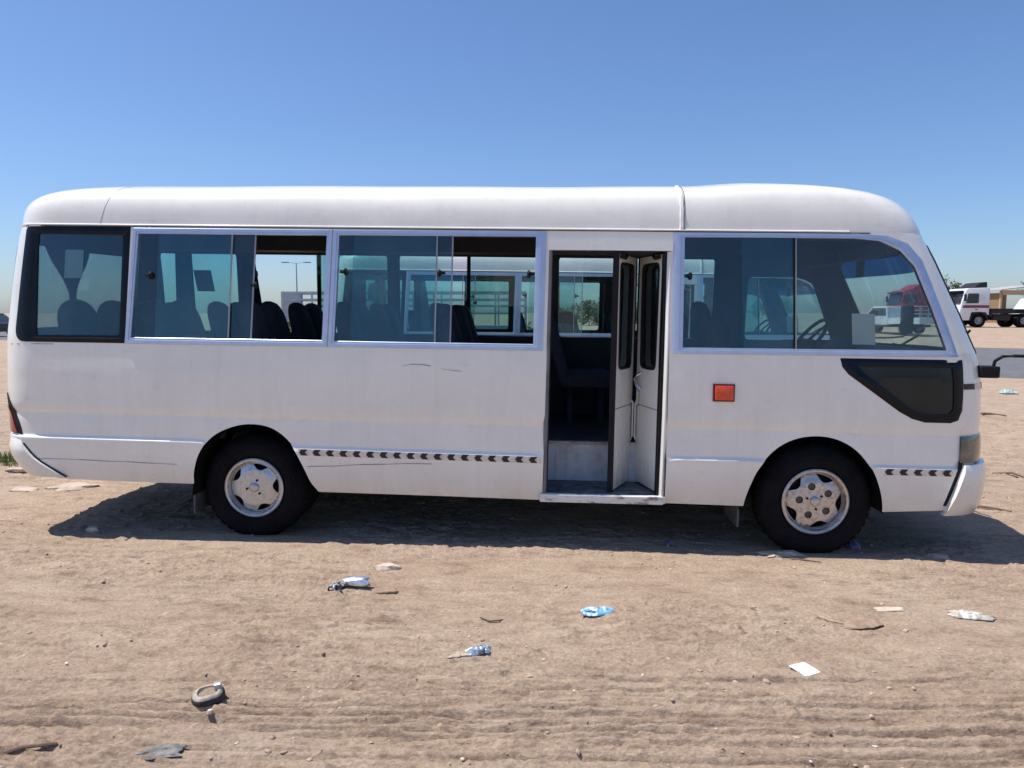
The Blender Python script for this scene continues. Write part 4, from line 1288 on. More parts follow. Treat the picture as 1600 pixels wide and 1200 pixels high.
# ------------------------------------------------------------------ vehicles, trees and posts in the background
TRWHITE = mat('truck_white', (.70, .72, .74), .35, var=.06)
TRRED = mat('truck_red', (.36, .03, .045), .4, var=.12)
MAROON = mat('maroon_stripe', (.22, .03, .07), .4)
DGLASS = mat('dark_vehicle_glass', (.03, .04, .05), .08, var=.2)
BLACKP = mat('black_plastic', (.02, .02, .022), .5, spec=.3)
RIMG = mat('grey_steel_wheel', (.30, .31, .33), .5, .4)
TAN = mat('tan_boarding', (.50, .38, .24), .85, var=.15)
ROOFW = mat('pale_sheet_roof', (.42, .40, .37), .6)
GALV = mat('galvanised_rail', (.42, .45, .48), .45, .5)
DARKCAR = mat('dark_car_paint', (.03, .033, .04), .25, coat=.5)
POLE = mat('lamp_post_steel', (.25, .27, .29), .5, .4)

def simple_wheel(parent, x, y, z, R, w=.28, sgn=1):
    # sgn +1: outer face at +y
    k = sgn
    t = MB().lathe([(R * .55, 0), (R * .9, 0), (R, .04 * -k), (R, -k * w + .04 * k), (R * .9, -k * w), (R * .55, -k * w)], (x, y, z), 28).build('wheel', TYRE, parent, smooth=40)
    MB().lathe([(0, -.06 * k), (R * .2, -.02 * k), (R * .24, -.10 * k), (R * .46, -.10 * k), (R * .56, .0), (R * .56, -.12 * k), (0, -.14 * k)], (x, y, z), 24, closed=False).build('rim', RIMG, t, smooth=40)
    return t
def tractor(label, paint, stripe, loc, heading, deflector):
    r = empty('tractor_truck', loc, (0, 0, heading))
    tag(r, label, 'truck', 'trucks parked beyond the road')
    w = 1.22
    side = rounded([(1.35, .55), (1.42, 1.15), (1.30, 1.75), (1.02, 2.78), (.85, 2.90), (-.62, 2.95), (-.70, 2.85), (-.72, .95), (-.62, .95), (-.55, 1.15), (.55, 1.15), (.62, .95), (.70, .55)], [.06, .05, .05, .08, .10, .12, .05, 0, 0, .2, .2, 0, 0], 4)
    MB().prism(side, -w, w, 'y', bev=.05).build('cab', paint, r, smooth=35)
    for s in (-1, 1):
        y = s * (w + .004)
        win = rounded([(.98, 1.80), (.86, 2.52), (.08, 2.52), (.08, 1.80)], .06, 3)
        MB().prism(win, y - .01, y + .012, 'y').build('side_window', DGLASS, r)
        MB().prism([(1.24, 1.46), (1.18, 1.66), (-.70, 1.66), (-.70, 1.46)], y - .01, y + .006, 'y').build('stripe', stripe, r)
        MB().bbox(.12, .32, min(y, y + s * .03), max(y, y + s * .03), 1.32, 1.37, .008).build('door_handle', BLACKP, r)
        m = MB().bbox(1.12, 1.24, min(s * 1.34, s * 1.52), max(s * 1.34, s * 1.52), 1.95, 2.45, .03).tube([(1.1, s * 1.2, 2.5), (1.18, s * 1.42, 2.5), (1.18, s * 1.42, 2.4)], .02, 6)
        m.build('mirror', BLACKP, r)
        MB().bbox(-2.4, -1.1, min(s * .55, s * 1.05), max(s * .55, s * 1.05), .55, 1.0, .08).build('fuel_tank', BLACKP, r, smooth=40)
        MB().bbox(-2.5, -.86, min(s * .50, s * 1.15), max(s * .50, s * 1.15), 1.04, 1.42, .04).build('equipment_box', BLACKP, r)
        arch = [(math.cos(a) * .66, .52 + math.sin(a) * .66) for a in np.linspace(0, math.pi, 13)]
        arch += [(math.cos(a) * .58, .52 + math.sin(a) * .58) for a in np.linspace(math.pi, 0, 13)]
        a0, a1 = sorted((s * .9, s * 1.235))
        vs = [(p[0], yy, p[1]) for yy in (a0, a1) for p in arch]; n = len(arch)
        fs = [(i, (i + 1) % n, n + (i + 1) % n, n + i) for i in range(n)] + [(i, i + 1, n - 2 - i, n - 1 - i) for i in range(12)] + [(n + i, n + n - 1 - i, n + n - 2 - i, n + i + 1) for i in range(12)]
        MB().add(vs, fs).build('mudguard', BLACKP, r)
        simple_wheel(r, 0, s * 1.20, .52, .52, sgn=s)
        for x in (-3.3, -4.65): simple_wheel(r, x, s * 1.22, .52, .52, .55, sgn=s)
    sc = [(1.36, 1.78), (1.09, 2.72)]
    a, b = Vector((sc[0][0], 0, sc[0][1])), Vector((sc[1][0], 0, sc[1][1]))
    vs = []
    for q, yy in ((a, 1.08), (b, 1.00)):
        for s in (-1, 1):
            for o in (.0, .03): vs.append((q.x + o - .035 + .0, s * yy, q.z + o * .25))
    MB().add(vs, [(0, 1, 3, 2), (4, 6, 7, 5), (0, 4, 5, 1), (2, 3, 7, 6), (0, 2, 6, 4), (1, 5, 7, 3)]).build('windscreen', DGLASS, r)
    MB().bbox(1.10, 1.36, -1.05, 1.05, 2.62, 2.74, .03).build('sun_visor', BLACKP, r)
    MB().bbox(1.38, 1.45, -.75, .75, .95, 1.40, .02).build('grille', BLACKP, r)
    MB().bbox(1.25, 1.58, -1.22, 1.22, .42, .78, .05).build('bumper', BLACKP, r, smooth=40)
    for s in (-1, 1): MB().bbox(1.54, 1.60, min(s * .75, s * 1.1), max(s * .75, s * 1.1), .55, .70, .02).build('headlamp', CHROME, r)
    if deflector:
        d = rounded([(.45, 2.93), (-.10, 3.32), (-.62, 3.38), (-.66, 2.93)], .06, 3)
        MB().prism(d, -.95, .95, 'y', bev=.05).build('roof_deflector', deflector, r, smooth=40)
    MB().box(-5.4, .9, -.45, -.33, .75, 1.02).box(-5.4, .9, .33, .45, .75, 1.02).box(-5.4, -5.3, -.45, .45, .75, 1.0).box(-1.0, -.8, -1.1, 1.1, .8, 1.05).build('chassis', BLACKP, r)
    MB().bbox(-5.0, -2.9, -.75, .75, 1.05, 1.38, .05).build('fifth_wheel', BLACKP, r)
    MB().box(-5.3, -2.75, .72, 1.24, 1.08, 1.12).box(-5.3, -2.75, -1.24, -.72, 1.08, 1.14).build('rear_mudguard', BLACKP, r)
    return r
GZ = lambda x, y: float(hbase(np.array([x]), np.array([y]))[0])
HEAD = math.pi - math.radians(2)
tractor('white tractor truck with a maroon stripe and black roof deflector, no trailer', TRWHITE, MAROON, (34.5, 55.0, GZ(34.5, 55) + .0), HEAD, BLACKP)
tractor('red tractor truck with a tall roof fairing, seen through the minibus windscreen', TRRED, TRRED, (31.9, 58.5, GZ(31.9, 58.5)), HEAD, TRRED)

def railed_pickup(label, loc, heading, paint):
    r = empty('pickup_truck', loc, (0, 0, heading))
    tag(r, label, 'pickup truck')
    body = rounded([(1.75, .55), (1.72, .98), (.85, 1.08), (.35, 1.68), (-.65, 1.70), (-.72, 1.05), (-.72, .55)], [.08, .1, .05, .12, .12, .03, .03], 4)
    MB().prism(body, -.84, .84, 'y', bev=.05).build('cab', paint, r, smooth=35)
    for s in (-1, 1):
        MB().prism(rounded([(.74, 1.12), (.33, 1.58), (-.55, 1.60), (-.58, 1.12)], .04, 3), s * .835, s * .855, 'y').build('side_window', DGLASS, r)
        simple_wheel(r, 1.05, s * .82, .36, .36, .22, s); simple_wheel(r, -1.75, s * .82, .36, .36, .22, s)
        MB().bbox(1.70, 1.78, min(s * .5, s * .8), max(s * .5, s * .8), .72, .9, .02).build('headlamp', CHROME, r)
    vs = []
    for q, yy in ((Vector((.83, 0, 1.10)), .74), (Vector((.40, 0, 1.64)), .68)):
        for s in (-1, 1):
            for o in (0, .025): vs.append((q.x + o, s * yy, q.z + o * .7))
    MB().add(vs, [(0, 1, 3, 2), (4, 6, 7, 5), (0, 4, 5, 1), (2, 3, 7, 6), (0, 2, 6, 4), (1, 5, 7, 3)]).build('windscreen', DGLASS, r)
    MB().box(-2.75, -.76, -.86, .86, .62, .70).box(-2.75, -.76, -.86, -.82, .70, 1.0).box(-2.75, -.76, .82, .86, .70, 1.0).box(-2.78, -2.74, -.86, .86, .68, 1.0).build('load_bed', paint, r)
    MB().box(-2.7, 1.6, -.4, .4, .42, .58).build('chassis', BLACKP, r)
    for z in (1.22, 1.45, 1.68):
        MB().tube([(-.80, -.84, z), (-2.74, -.84, z), (-2.74, .84, z), (-.80, .84, z), (-.80, -.84, z)], .025, 6).build('rail', GALV, r)
    for x, y in ((-.80, -.84), (-1.75, -.84), (-2.74, -.84), (-2.74, 0), (-2.74, .84), (-1.75, .84), (-.80, .84)):
        MB().tube([(x, y, .95), (x, y, 1.72)], .025, 6).build('rail_post', GALV, r)
    return r
railed_pickup('pale pickup with a railed load bed in front of the red truck', (23.6, 46.0, GZ(23.6, 46)), math.radians(118), TRWHITE)

def railed_trailer(label, x0, x1, y, wdt):
    z = GZ((x0 + x1) / 2, y)
    r = empty('flatbed_trailer', ((x0 + x1) / 2, y, z), (0, 0, math.radians(-2)))
    tag(r, label, 'trailer')
    L = (x1 - x0) / 2
    MB().box(-L, L, -wdt / 2, wdt / 2, .95, 1.08).box(-L + .3, L - .3, -.5, -.4, .65, .95).box(-L + .3, L - .3, .4, .5, .65, .95).build('deck', GALV, r)
    for yy in (-wdt / 2 + .03, wdt / 2 - .03):
        for zz in (1.55, 1.85, 2.10, 2.38): MB().box(-L, L, yy - .02, yy + .02, zz - .035, zz + .035).build('rail', GALV, r)
        n = 8
        for i in range(n + 1):
            x = -L + 2 * L * i / n; x = min(max(x, -L + .04), L - .04)
            MB().box(x - .035, x + .035, yy - .035 + .0, yy + .035, 1.08, 2.42).build('rail_post', GALV, r)
    MB().box(-L - .02, -L + .03, -wdt / 2, wdt / 2, 1.08, 2.40).build('headboard', GALV, r)
    for x in (L - 1.2, L - 2.4):
        for s in (-1, 1): simple_wheel(r, x, s * (wdt / 2 - .02), .48, .48, .4, s)
    MB().tube([(-L + 1.2, -.7, .95), (-L + 1.2, -.7, .0)], .06, 8).tube([(-L + 1.2, .7, .95), (-L + 1.2, .7, .0)], .06, 8).build('landing_leg', BLACKP, r)
    return r
railed_trailer('long grey flatbed trailer with railed sides beyond the minibuses', -9.1, .6, 30.0, 2.4)

def parked_car(label, loc, heading, paint):
    r = empty('parked_car', loc, (0, 0, heading)); tag(r, label, 'car')
    low = rounded([(2.2, .32), (2.22, .70), (1.2, .86), (-2.0, .90), (-2.2, .75), (-2.18, .32)], [.08, .12, .2, .15, .1, .08], 4)
    MB().prism(low, -.88, .88, 'y', bev=.06).build('body', paint, r, smooth=40)
    top = rounded([(1.25, .82), (.45, 1.40), (-.95, 1.42), (-1.85, .86)], [.05, .2, .2, .05], 4)
    MB().prism(top, -.74, .74, 'y', bev=.05).build('cabin', DGLASS, r, smooth=40)
    MB().bbox(-.95, .45, -.70, .70, 1.40, 1.45, .02).build('roof', paint, r, smooth=40)
    for x in (1.35, -1.35):
        for s in (-1, 1): simple_wheel(r, x, s * .87, .32, .32, .2, s)
    for s in (-1, 1): MB().bbox(2.15, 2.24, min(s * .5, s * .8), max(s * .5, s * .8), .58, .70, .02).build('headlamp', CHROME, r)
    return r
parked_car('dark car parked far off by the road at the left edge', (-33.4, 46.0, GZ(-33.4, 46) + .08), math.radians(160), DARKCAR)
def van(label, loc, heading):
    r = empty('parked_van', loc, (0, 0, heading)); tag(r, label, 'van')
    s_ = rounded([(2.3, .35), (2.35, .95), (1.75, 1.15), (1.15, 1.95), (-2.2, 2.02), (-2.3, 1.0), (-2.3, .35)], [.1, .15, .1, .2, .15, .05, .08], 4)
    MB().prism(s_, -.9, .9, 'y', bev=.06).build('body', TRWHITE, r, smooth=40)
    for s in (-1, 1):
        MB().prism(rounded([(1.55, 1.2), (1.08, 1.8), (.3, 1.82), (.3, 1.2)], .05, 3), s * .895, s * .915, 'y').build('side_window', DGLASS, r)
        MB().prism(rounded([(.15, 1.2), (.15, 1.82), (-2.0, 1.82), (-2.0, 1.2)], .05, 3), s * .895, s * .915, 'y').build('side_window', DGLASS, r)
        for x in (1.45, -1.45): simple_wheel(r, x, s * .88, .34, .34, .22, s)
    return r
v_ = van('white van parked behind the maroon striped truck at the right edge', (45.6, 63, GZ(45.6, 63)), math.pi)
v_.scale = (1.0, 1.0, 1.2)

# shed
sx, sy = 54.2, 80.0
r = empty('storage_shed', (sx, sy, GZ(sx, sy)), (0, 0, math.radians(12))); tag(r, 'tan open fronted shed with a pale roof behind the striped truck', 'shed')
MB().box(-2.3, 1.2, 1.2, 1.35, 0, 3.2).box(-2.3, -2.2, -1.4, 1.35, 0, 3.2).build('wall', mat('brown_boards', (.30, .20, .11), .9, var=.25), r)
MB().box(.95, 1.35, -1.5, -1.2, 0, 3.7).build('post', TAN, r)
MB().box(-2.35, -2.15, -1.5, -1.3, 0, 3.4).build('post', TAN, r)
MB().box(-2.4, 1.35, -1.5, -1.42, 3.0, 3.5).build('fascia', TAN, r)
MB().prism([(-2.7, 3.46), (2.0, 4.0), (2.0, 4.08), (-2.7, 3.54)], -1.8, 1.6, 'y').build('roof', ROOFW, r)

# double armed street lamp
def street_lamp(label, x, y, h):
    r = empty('street_lamp', (x, y, GZ(x, y))); tag(r, label, 'street lamp')
    MB().tube([(0, 0, 0), (0, 0, h * .5), (0, 0, h)], [.12, .09, .06], 10).build('pole', POLE, r, smooth=50)
    for s in (-1, 1):
        a = MB().tube([(0, 0, h - .05), (s * .5, 0, h + .05), (s * 1.1, 0, h + .08)], .04, 8).build('arm', POLE, r, smooth=50)
        MB().bbox(min(s * 1.0, s * 2.0), max(s * 1.0, s * 2.0), -.16, .16, h + .02, h + .16, .04).build('lamp_head', POLE, a, smooth=40)
    return r
street_lamp('slim double armed street lamp standing far off, seen through the open window', -29.4, 100, 8.3)

# trees and scrub
LEAF = []
for i, c in enumerate(((.060, .085, .030), (.075, .095, .040), (.045, .062, .028), (.17, .165, .105))):  # last tone paler, distant haze put into its colour; dry scrub shares it
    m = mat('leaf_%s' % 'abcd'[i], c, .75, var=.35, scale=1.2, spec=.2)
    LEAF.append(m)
BARK = mat('dusty_bark', (.16, .12, .085), .95, var=.3, scale=8)
def tree(name, label, x, y, h, rx, rz, seed, m=0, group=None, cat='tree', leaf=.20, n=1500, low=.3):
    rnd = random.Random(seed)
    z0 = GZ(x, y)
    r = empty(name, (x, y, z0)); tag(r, label, cat, group)
    tr = MB(); tips = []
    trunk = [(0, 0, -.1)]
    for i in range(1, 5): trunk.append((rnd.uniform(-.06, .06) * i, rnd.uniform(-.06, .06) * i, h * .16 * i))
    tr.tube(trunk, [.05 * h * .5, .045 * h * .5, .035 * h * .5, .024 * h * .5, .01 * h * .5], 8)
    for i in range(9):
        b = Vector(trunk[rnd.randint(1, 4)]); a = rnd.uniform(0, 6.28)
        e = Vector((math.cos(a) * rx * rnd.uniform(.4, .8), math.sin(a) * rx * rnd.uniform(.4, .8), h * rnd.uniform(low + .15, .92)))
        mdl = b.lerp(e, .5) + Vector((0, 0, -.05 * h)); tr.tube([b, mdl, e], [.014 * h * .5, .009 * h * .5, .003 * h * .5], 5); tips.append(e)
    tr.build('trunk', BARK, r, smooth=60)
    vs = []; fs = []
    cl = [(Vector((rnd.gauss(0, .42) * rx, rnd.gauss(0, .42) * rx, h * (low + (1 - low) * rnd.betavariate(2, 1.7)))), rnd.uniform(.18, .42) * rx) for _ in range(16)] + [(t, rnd.uniform(.2, .4) * rx) for t in tips]
    for k in range(n):
        c, rr = rnd.choice(cl)
        d = Vector((rnd.gauss(0, 1), rnd.gauss(0, 1), rnd.gauss(0, .8))); d = d.normalized() * rr * rnd.random() ** .4
        p = c + d
        if p.z < h * low * .5: continue
        u = Vector((rnd.gauss(0, 1), rnd.gauss(0, 1), rnd.gauss(0, 1))).normalized(); v = u.orthogonal().normalized()
        s = leaf * rnd.uniform(.5, 1.2); q = len(vs)
        w_ = u.cross(v) * s * .12
        vs += [(p - u * s)[:], (p + v * s * .45 + w_)[:], (p + u * s)[:], (p - v * s * .45 + w_)[:]]
        fs.append((q, q + 1, q + 2)); fs.append((q, q + 2, q + 3))
    MB().add(vs, fs).build('crown', LEAF[m], r, recalc=False)
    return r
tree('bushy_tree', 'dusty bushy tree behind the white van at the right edge', 66.5, 92, 5.6, 3.0, 3, 11, 1, 'trees beyond the road', n=2600)
tree('bushy_tree', 'low green tree showing above the striped truck windscreen', 43.9, 72, 4.1, 1.7, 2, 12, 0, 'trees beyond the road')
tree('bushy_tree', 'green tree rising behind the red truck', 45.6, 80, 4.9, 2.4, 2, 13, 0, 'trees beyond the road')
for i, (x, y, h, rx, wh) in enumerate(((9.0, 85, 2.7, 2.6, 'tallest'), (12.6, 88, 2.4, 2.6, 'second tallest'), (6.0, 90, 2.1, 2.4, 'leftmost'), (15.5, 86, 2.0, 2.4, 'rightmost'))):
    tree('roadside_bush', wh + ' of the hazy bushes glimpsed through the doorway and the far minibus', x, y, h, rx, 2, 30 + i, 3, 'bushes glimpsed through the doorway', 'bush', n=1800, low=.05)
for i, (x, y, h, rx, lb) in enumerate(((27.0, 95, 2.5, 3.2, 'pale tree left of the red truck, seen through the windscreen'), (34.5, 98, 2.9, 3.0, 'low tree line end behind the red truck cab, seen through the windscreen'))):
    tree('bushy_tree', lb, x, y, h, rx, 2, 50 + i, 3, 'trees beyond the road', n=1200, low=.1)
for i, (x, y, h, rx, lb) in enumerate(((-10.0, 27.0, 1.25, 1.1, 'dry scrub bush at the left of the open window view'), (-8.3, 27.6, 1.15, .9, 'dry scrub bush behind the seat backs in the open window'), (-13.6, 28.5, 1.0, 1.0, 'dry scrub bush seen past the curtain'), (.9, 26, 1.2, .9, 'dry scrub bush right of the railed trailer'))):
    tree('scrub_bush', lb, x, y, h, rx, 1, 70 + i, 3, 'dry scrub along the road', 'bush', leaf=.09, n=1400, low=.02)

# ------------------------------------------------------------------ litter and stones on the sand
def crumple(name, label, x, y, lx, ly, h, m, seed, rot=0, cat='litter', n=20, hole=False):
    rnd = np.random.RandomState(seed)
    u, v = np.meshgrid(np.linspace(-1, 1, n), np.linspace(-1, 1, n))
    ox, oy = rnd.rand(2) * 50
    edge = 1 - np.maximum(np.abs(u), np.abs(v)) ** 3
    wob = (fbm(u * 1.5 + ox, v * 1.5 + oy, 2) - .5)
    X_ = u * lx / 2 * (1 + .5 * wob) + (fbm(u * 2 + ox + 9, v * 2 + oy, 2) - .5) * lx * .35
    Y_ = v * ly / 2 * (1 + .5 * wob) + (fbm(u * 2 + ox, v * 2 + oy + 9, 2) - .5) * ly * .5
    rg = np.abs(fbm(u * 2.2 + ox, v * 2.2 + oy, 4, .65) - .5) * 2
    Z_ = h * (.25 + .9 * (1 - rg) * edge + .35 * rnd.rand(n, n) * edge)
    c, s = math.cos(rot), math.sin(rot)
    vs = [(float(c * a - s * b), float(s * a + c * b), float(k)) for a, b, k in zip(X_.ravel(), Y_.ravel(), Z_.ravel())]
    fs = [(j * n + i, j * n + i + 1, (j + 1) * n + i + 1, (j + 1) * n + i) for j in range(n - 1) for i in range(n - 1)]
    k = len(vs); vs += [(a, b, d - .004) for a, b, d in vs]; fs += [tuple(q + k for q in f[::-1]) for f in fs]
    mb = MB().add(vs, fs)
    mb.m = [int(rnd.rand() < .45) if isinstance(m, (list, tuple)) and len(m) > 1 else 0 for _ in mb.f]
    o = mb.build(name, m, smooth=50, recalc=False)
    o.location = (x, y, height(x, y))
    return tag(o, label, cat)
def stone(name, label, x, y, lx, ly, h, m, seed, rot=0, cat='stone', group=None, sink=.2):
    bm = bmesh.new(); bmesh.ops.create_icosphere(bm, subdivisions=3, radius=1)
    rnd = random.Random(seed); ph = [rnd.uniform(0, 6) for _ in range(6)]
    for v in bm.verts:
        p = v.co
        d = 1 + .16 * math.sin(p.x * 2.3 + ph[0]) * math.cos(p.y * 2.7 + ph[1]) + .10 * math.sin(p.y * 5 + p.z * 4 + ph[2]) + .06 * math.sin(p.x * 9 + ph[3])
        q = p * d
        v.co = Vector((q.x * lx / 2, q.y * ly / 2, max(-.6, min(.75, q.z)) * h))
    bmesh.ops.recalc_face_normals(bm, faces=bm.faces[:])
    me = bpy.data.meshes.new(name); bm.to_mesh(me); bm.free(); me.materials.append(m)
    me.set_sharp_from_angle(angle=math.radians(40))
    o = bpy.data.objects.new(name, me); C.objects.link(o)
    o.location = (x, y, height(x, y) + h * (.6 - sink) * .5); o.rotation_euler = (0, 0, rot)
    return tag(o, label, cat, group)
PLB = mat('blue_plastic_film', (.10, .36, .62), .35, var=.5, scale=40)
PLW = mat('white_plastic_film', (.75, .78, .80), .4, var=.15, scale=30)
PLG = mat('grey_blue_film', (.36, .44, .52), .3, .3, .4, 40)
FOIL = mat('foil_silver', (.62, .66, .76), .25, .7, .3, 30)
CARD = mat('dusty_cardboard', (.50, .40, .30), .9, var=.25, scale=20)
STONEM = mat('pale_stone', (.56, .46, .37), .95, var=.2, scale=25, bmp=.3)
SLABM = mat('dusty_slab', (.46, .37, .29), .95, var=.2, scale=14, bmp=.4)
STONED = mat('brown_clod', (.30, .21, .15), .95, var=.25, scale=25, bmp=.4)
DARKRAG = mat('grey_rag', (.17, .165, .16), .9, var=.5, scale=30, bmp=.4)
WOOD = mat('grey_twig', (.16, .11, .08), .95, var=.4, scale=30)
PURP = mat('purple_plastic', (.12, .10, .22), .4, var=.3)
GREENP = mat('green_plastic', (.30, .58, .46), .35, var=.3)
RINGO = mat('dusty_ring_top', (.40, .35, .29), .8, var=.25, scale=40, bmp=.2)
RINGD = mat('ring_side_painted_shade', (.035, .032, .035), .7, var=.4, scale=30)  # shade on the ring's side, put into the colour

def mix_mat(name, a, b, scale, rough=.35, metal=0):
    m, nt, p = nodes(name); n = tex(nt, scale=scale, detail=3)
    r = ramp(nt, n.outputs['Fac'], [(.42, a), (.52, b)]); nt.links.new(r.outputs[0], p.inputs['Base Color']); p.inputs['Roughness'].default_value = rough; p.inputs['Metallic'].default_value = metal
    return m
MIXB = mix_mat('blue_white_film', (.70, .76, .82), (.16, .42, .66), 34)
MIXG = mix_mat('grey_blue_wrapper', (.60, .65, .70), (.20, .27, .36), 40, .3, .3)
MIXW = mix_mat('white_torn_strip', (.70, .70, .68), (.45, .40, .33), 26, .5)
MIXK = mix_mat('torn_can_metal', (.70, .72, .74), (.04, .04, .045), 34, .35, .4)
MIXN = mix_mat('green_bottle_plastic', (.34, .50, .42), (.52, .58, .53), 9, .3)
crumple('plastic_bag', 'scrap of blue and white plastic film in the middle foreground', .463, 3.82, .16, .075, .024, MIXB, 3, .1)
crumple('plastic_bag', 'crumpled grey blue plastic wrapper on pale sand, left of the blue film', -.16, 3.345, .11, .06, .022, MIXG, 5, .3)
crumple('paper_scrap', 'small pale torn paper lying beside the grey blue wrapper', -.245, 3.31, .11, .045, .010, CARD, 15, .1)
crumple('plastic_bag', 'crumpled off white plastic strip at the right', 2.53, 3.85, .19, .07, .024, MIXW, 8, -.25)
o = MB().add([(-.045, -.06, .006), (.055, -.045, .004), (.045, .05, .010), (-.06, .035, .018), (-.045, -.06, .003), (.055, -.045, .001), (.045, .05, .007), (-.06, .035, .015), (0, 0, .014), (0, 0, .010)],
             [(0, 1, 8), (1, 2, 8), (2, 3, 8), (3, 0, 8), (5, 4, 9), (6, 5, 9), (7, 6, 9), (4, 7, 9), (0, 4, 5, 1), (1, 5, 6, 2), (2, 6, 7, 3), (3, 7, 4, 0)]).build('paper_square', PLW)
o.location = (1.358, 3.225, height(1.358, 3.225) - .004); o.rotation_euler = (.0, 0, .35); tag(o, 'small white square of paper lying on the ruts', 'paper')
# crushed can with torn end
r = empty('crushed_can', (-.915, 4.13, height(-.915, 4.13) + .012), (0, 0, -.12)); tag(r, 'crushed silver drink can with a torn open end', 'can')
prof = []
vs = []; n = 16
for i, (xx, rr, sq) in enumerate(((-.075, .024, .5), (-.055, .030, .6), (-.02, .033, .85), (.03, .032, .95), (.06, .030, 1), (.072, .022, 1))):
    for k in range(n):
        a = 2 * math.pi * k / n
        vs.append((xx + .012 * math.sin(3 * a + i), rr * math.cos(a) * (1.15 - .1 * sq) + .004 * math.sin(2.3 * k + i), .02 + rr * math.sin(a) * sq * (1 + .1 * math.sin(k * 1.7 + i))))
fs = [(i * n + k, i * n + (k + 1) % n, (i + 1) * n + (k + 1) % n, (i + 1) * n + k) for i in range(5) for k in range(n)] + [tuple(range(5 * n, 6 * n))]
MB().add(vs, fs).build('can_body', FOIL, r, smooth=60)
crumple('torn_flap', None, 0, 0, .085, .08, .024, MIXK, 21)
fl = bpy.data.objects['torn_flap']; del fl['category']; fl.parent = r; fl.location = (-.105, -.035, -.01)
stone('dirt_clod', 'dark brown hollow clod right of the crushed can', -.735, 4.085, .15, .09, .022, STONED, 4, .2, 'clod')
stone('flat_stone', 'pale flat stone with a dark underside, behind the crushed can', -.80, 4.47, .155, .085, .030, STONEM, 9, -.1)
# dirty ring: a short broken bush, its side coloured near black as shade
r = empty('broken_ring', (-1.25, 2.85, height(-1.25, 2.85) + .004), (.20, -.06, .3)); tag(r, 'dusty broken ring with shade painted on its side, lying in the ruts', 'ring')
r.scale = (.82, .82, .9)
prof = [(.036, .034), (.040, .041), (.048, .043), (.056, .038)]
mb = MB(); n = 40; vs = []
for k in range(n):
    a = 2 * math.pi * k / n
    for rr, zz in ((.037, .010), (.038, .036), (.042, .043), (.051, .043), (.057, .037), (.061, .030)):
        w_ = 1 + .05 * math.sin(2 * a + .6)
        vs.append((rr * 1.15 * math.cos(a) * w_, rr * math.sin(a) * w_, zz + .003 * math.sin(3 * a)))
mb.add(vs, [(k * 6 + i, ((k + 1) % n) * 6 + i, ((k + 1) % n) * 6 + i + 1, k * 6 + i + 1) for k in range(n) for i in range(5)])
mb.build('rim_top', RINGO, r, smooth=50)
vs = []
for k in range(n):
    a = 2 * math.pi * k / n
    for rr, zz in ((.061, .0302), (.066, .022), (.067, .008), (.060, -.006), (.037, -.006), (.037, .010)):
        w_ = 1 + .05 * math.sin(2 * a + .6)
        vs.append((rr * 1.15 * math.cos(a) * w_, rr * math.sin(a) * w_, zz + .003 * math.sin(3 * a)))
MB().add(vs, [(k * 6 + i, ((k + 1) % n) * 6 + i, ((k + 1) % n) * 6 + i + 1, k * 6 + i + 1) for k in range(n) for i in range(5)]).build('side_painted_shade', RINGD, r, smooth=50)
fill = []
for k in range(n):
    a = 2 * math.pi * k / n; fill.append((.041 * 1.15 * math.cos(a), .041 * math.sin(a)))
MB().prism(fill, .004, .033, 'z').build('sand_fill', SAND, r)
MB().bbox(.030, .066, .004, .030, .030, .062, .006).build('broken_lug', GALV, r)
def twig(label, pts, rad, m=WOOD, name='twig', cat='twig'):
    P = [(x, y, height(x, y) + rad * .35 + dz) for x, y, dz in pts]
    c = Vector(P[0]); o = MB().tube([Vector(p) - c for p in P], [rad * (1 - .5 * i / len(P)) for i in range(len(P))], 7).build(name, m, smooth=50)
    o.location = c; return tag(o, label, cat)
twig('short dark stick at the bottom left corner', [(-1.83, 2.475, 0), (-1.77, 2.485, .004), (-1.70, 2.51, .006), (-1.665, 2.515, 0)], .009)
crumple('rag', 'flattened dark grey rag at the bottom left, right of the stick', -1.29, 2.51, .17, .07, .007, DARKRAG, 31, .2, 'rag')
twig('thin pale twig left of the flat clod on the right', [(1.66, 3.80, 0), (1.72, 3.77, .006), (1.80, 3.735, 0)], .005, CARD)
twig('thin dark twig near the shadow edge under the front wheel', [(1.87, 4.76, 0), (1.96, 4.73, .004), (2.06, 4.70, 0)], .006)
stone('dirt_clod', 'flat cracked brown clod on the right beside a twig', 1.87, 3.73, .22, .13, .018, STONED, 14, .2, 'clod')
stone('flat_stone', 'thin grey flat stone above the clod on the right', 2.11, 3.93, .17, .06, .014, STONEM, 15, .05)
crumple('cardboard_scrap', 'torn cardboard at the shadow edge below the front wheel', 1.86, 4.86, .30, .12, .016, CARD, 41, .1, 'cardboard')
crumple('cardboard_scrap', 'small torn cardboard at the shadow edge near the right border', 2.92, 4.85, .14, .09, .014, CARD, 43, .1, 'cardboard')
crumple('plastic_scrap', 'small purple plastic scrap in the shadow by the front tyre', 2.43, 5.02, .09, .07, .035, PURP, 44)
crumple('plastic_scrap', 'tiny purple plastic bit at the shadow edge below the doorway', 1.114, 5.0, .05, .05, .025, PURP, 45)
crumple('plastic_bottle', 'flattened pale green plastic bottle on the sand right of the bumper', 10.87, 15.8, .34, .18, .09, MIXN, 46)
twig('short dark branch lying on the sand right of the front bumper', [(3.97, 6.22, .0), (4.06, 6.18, .012), (4.17, 6.13, .008), (4.26, 6.05, 0)], .012, WOOD, 'branch', 'branch')
twig('dark branch on the far sand beyond the front bumper', [(7.9, 12.1, .01), (8.1, 12.2, .03), (8.35, 12.15, .0)], .022, WOOD, 'branch', 'branch')
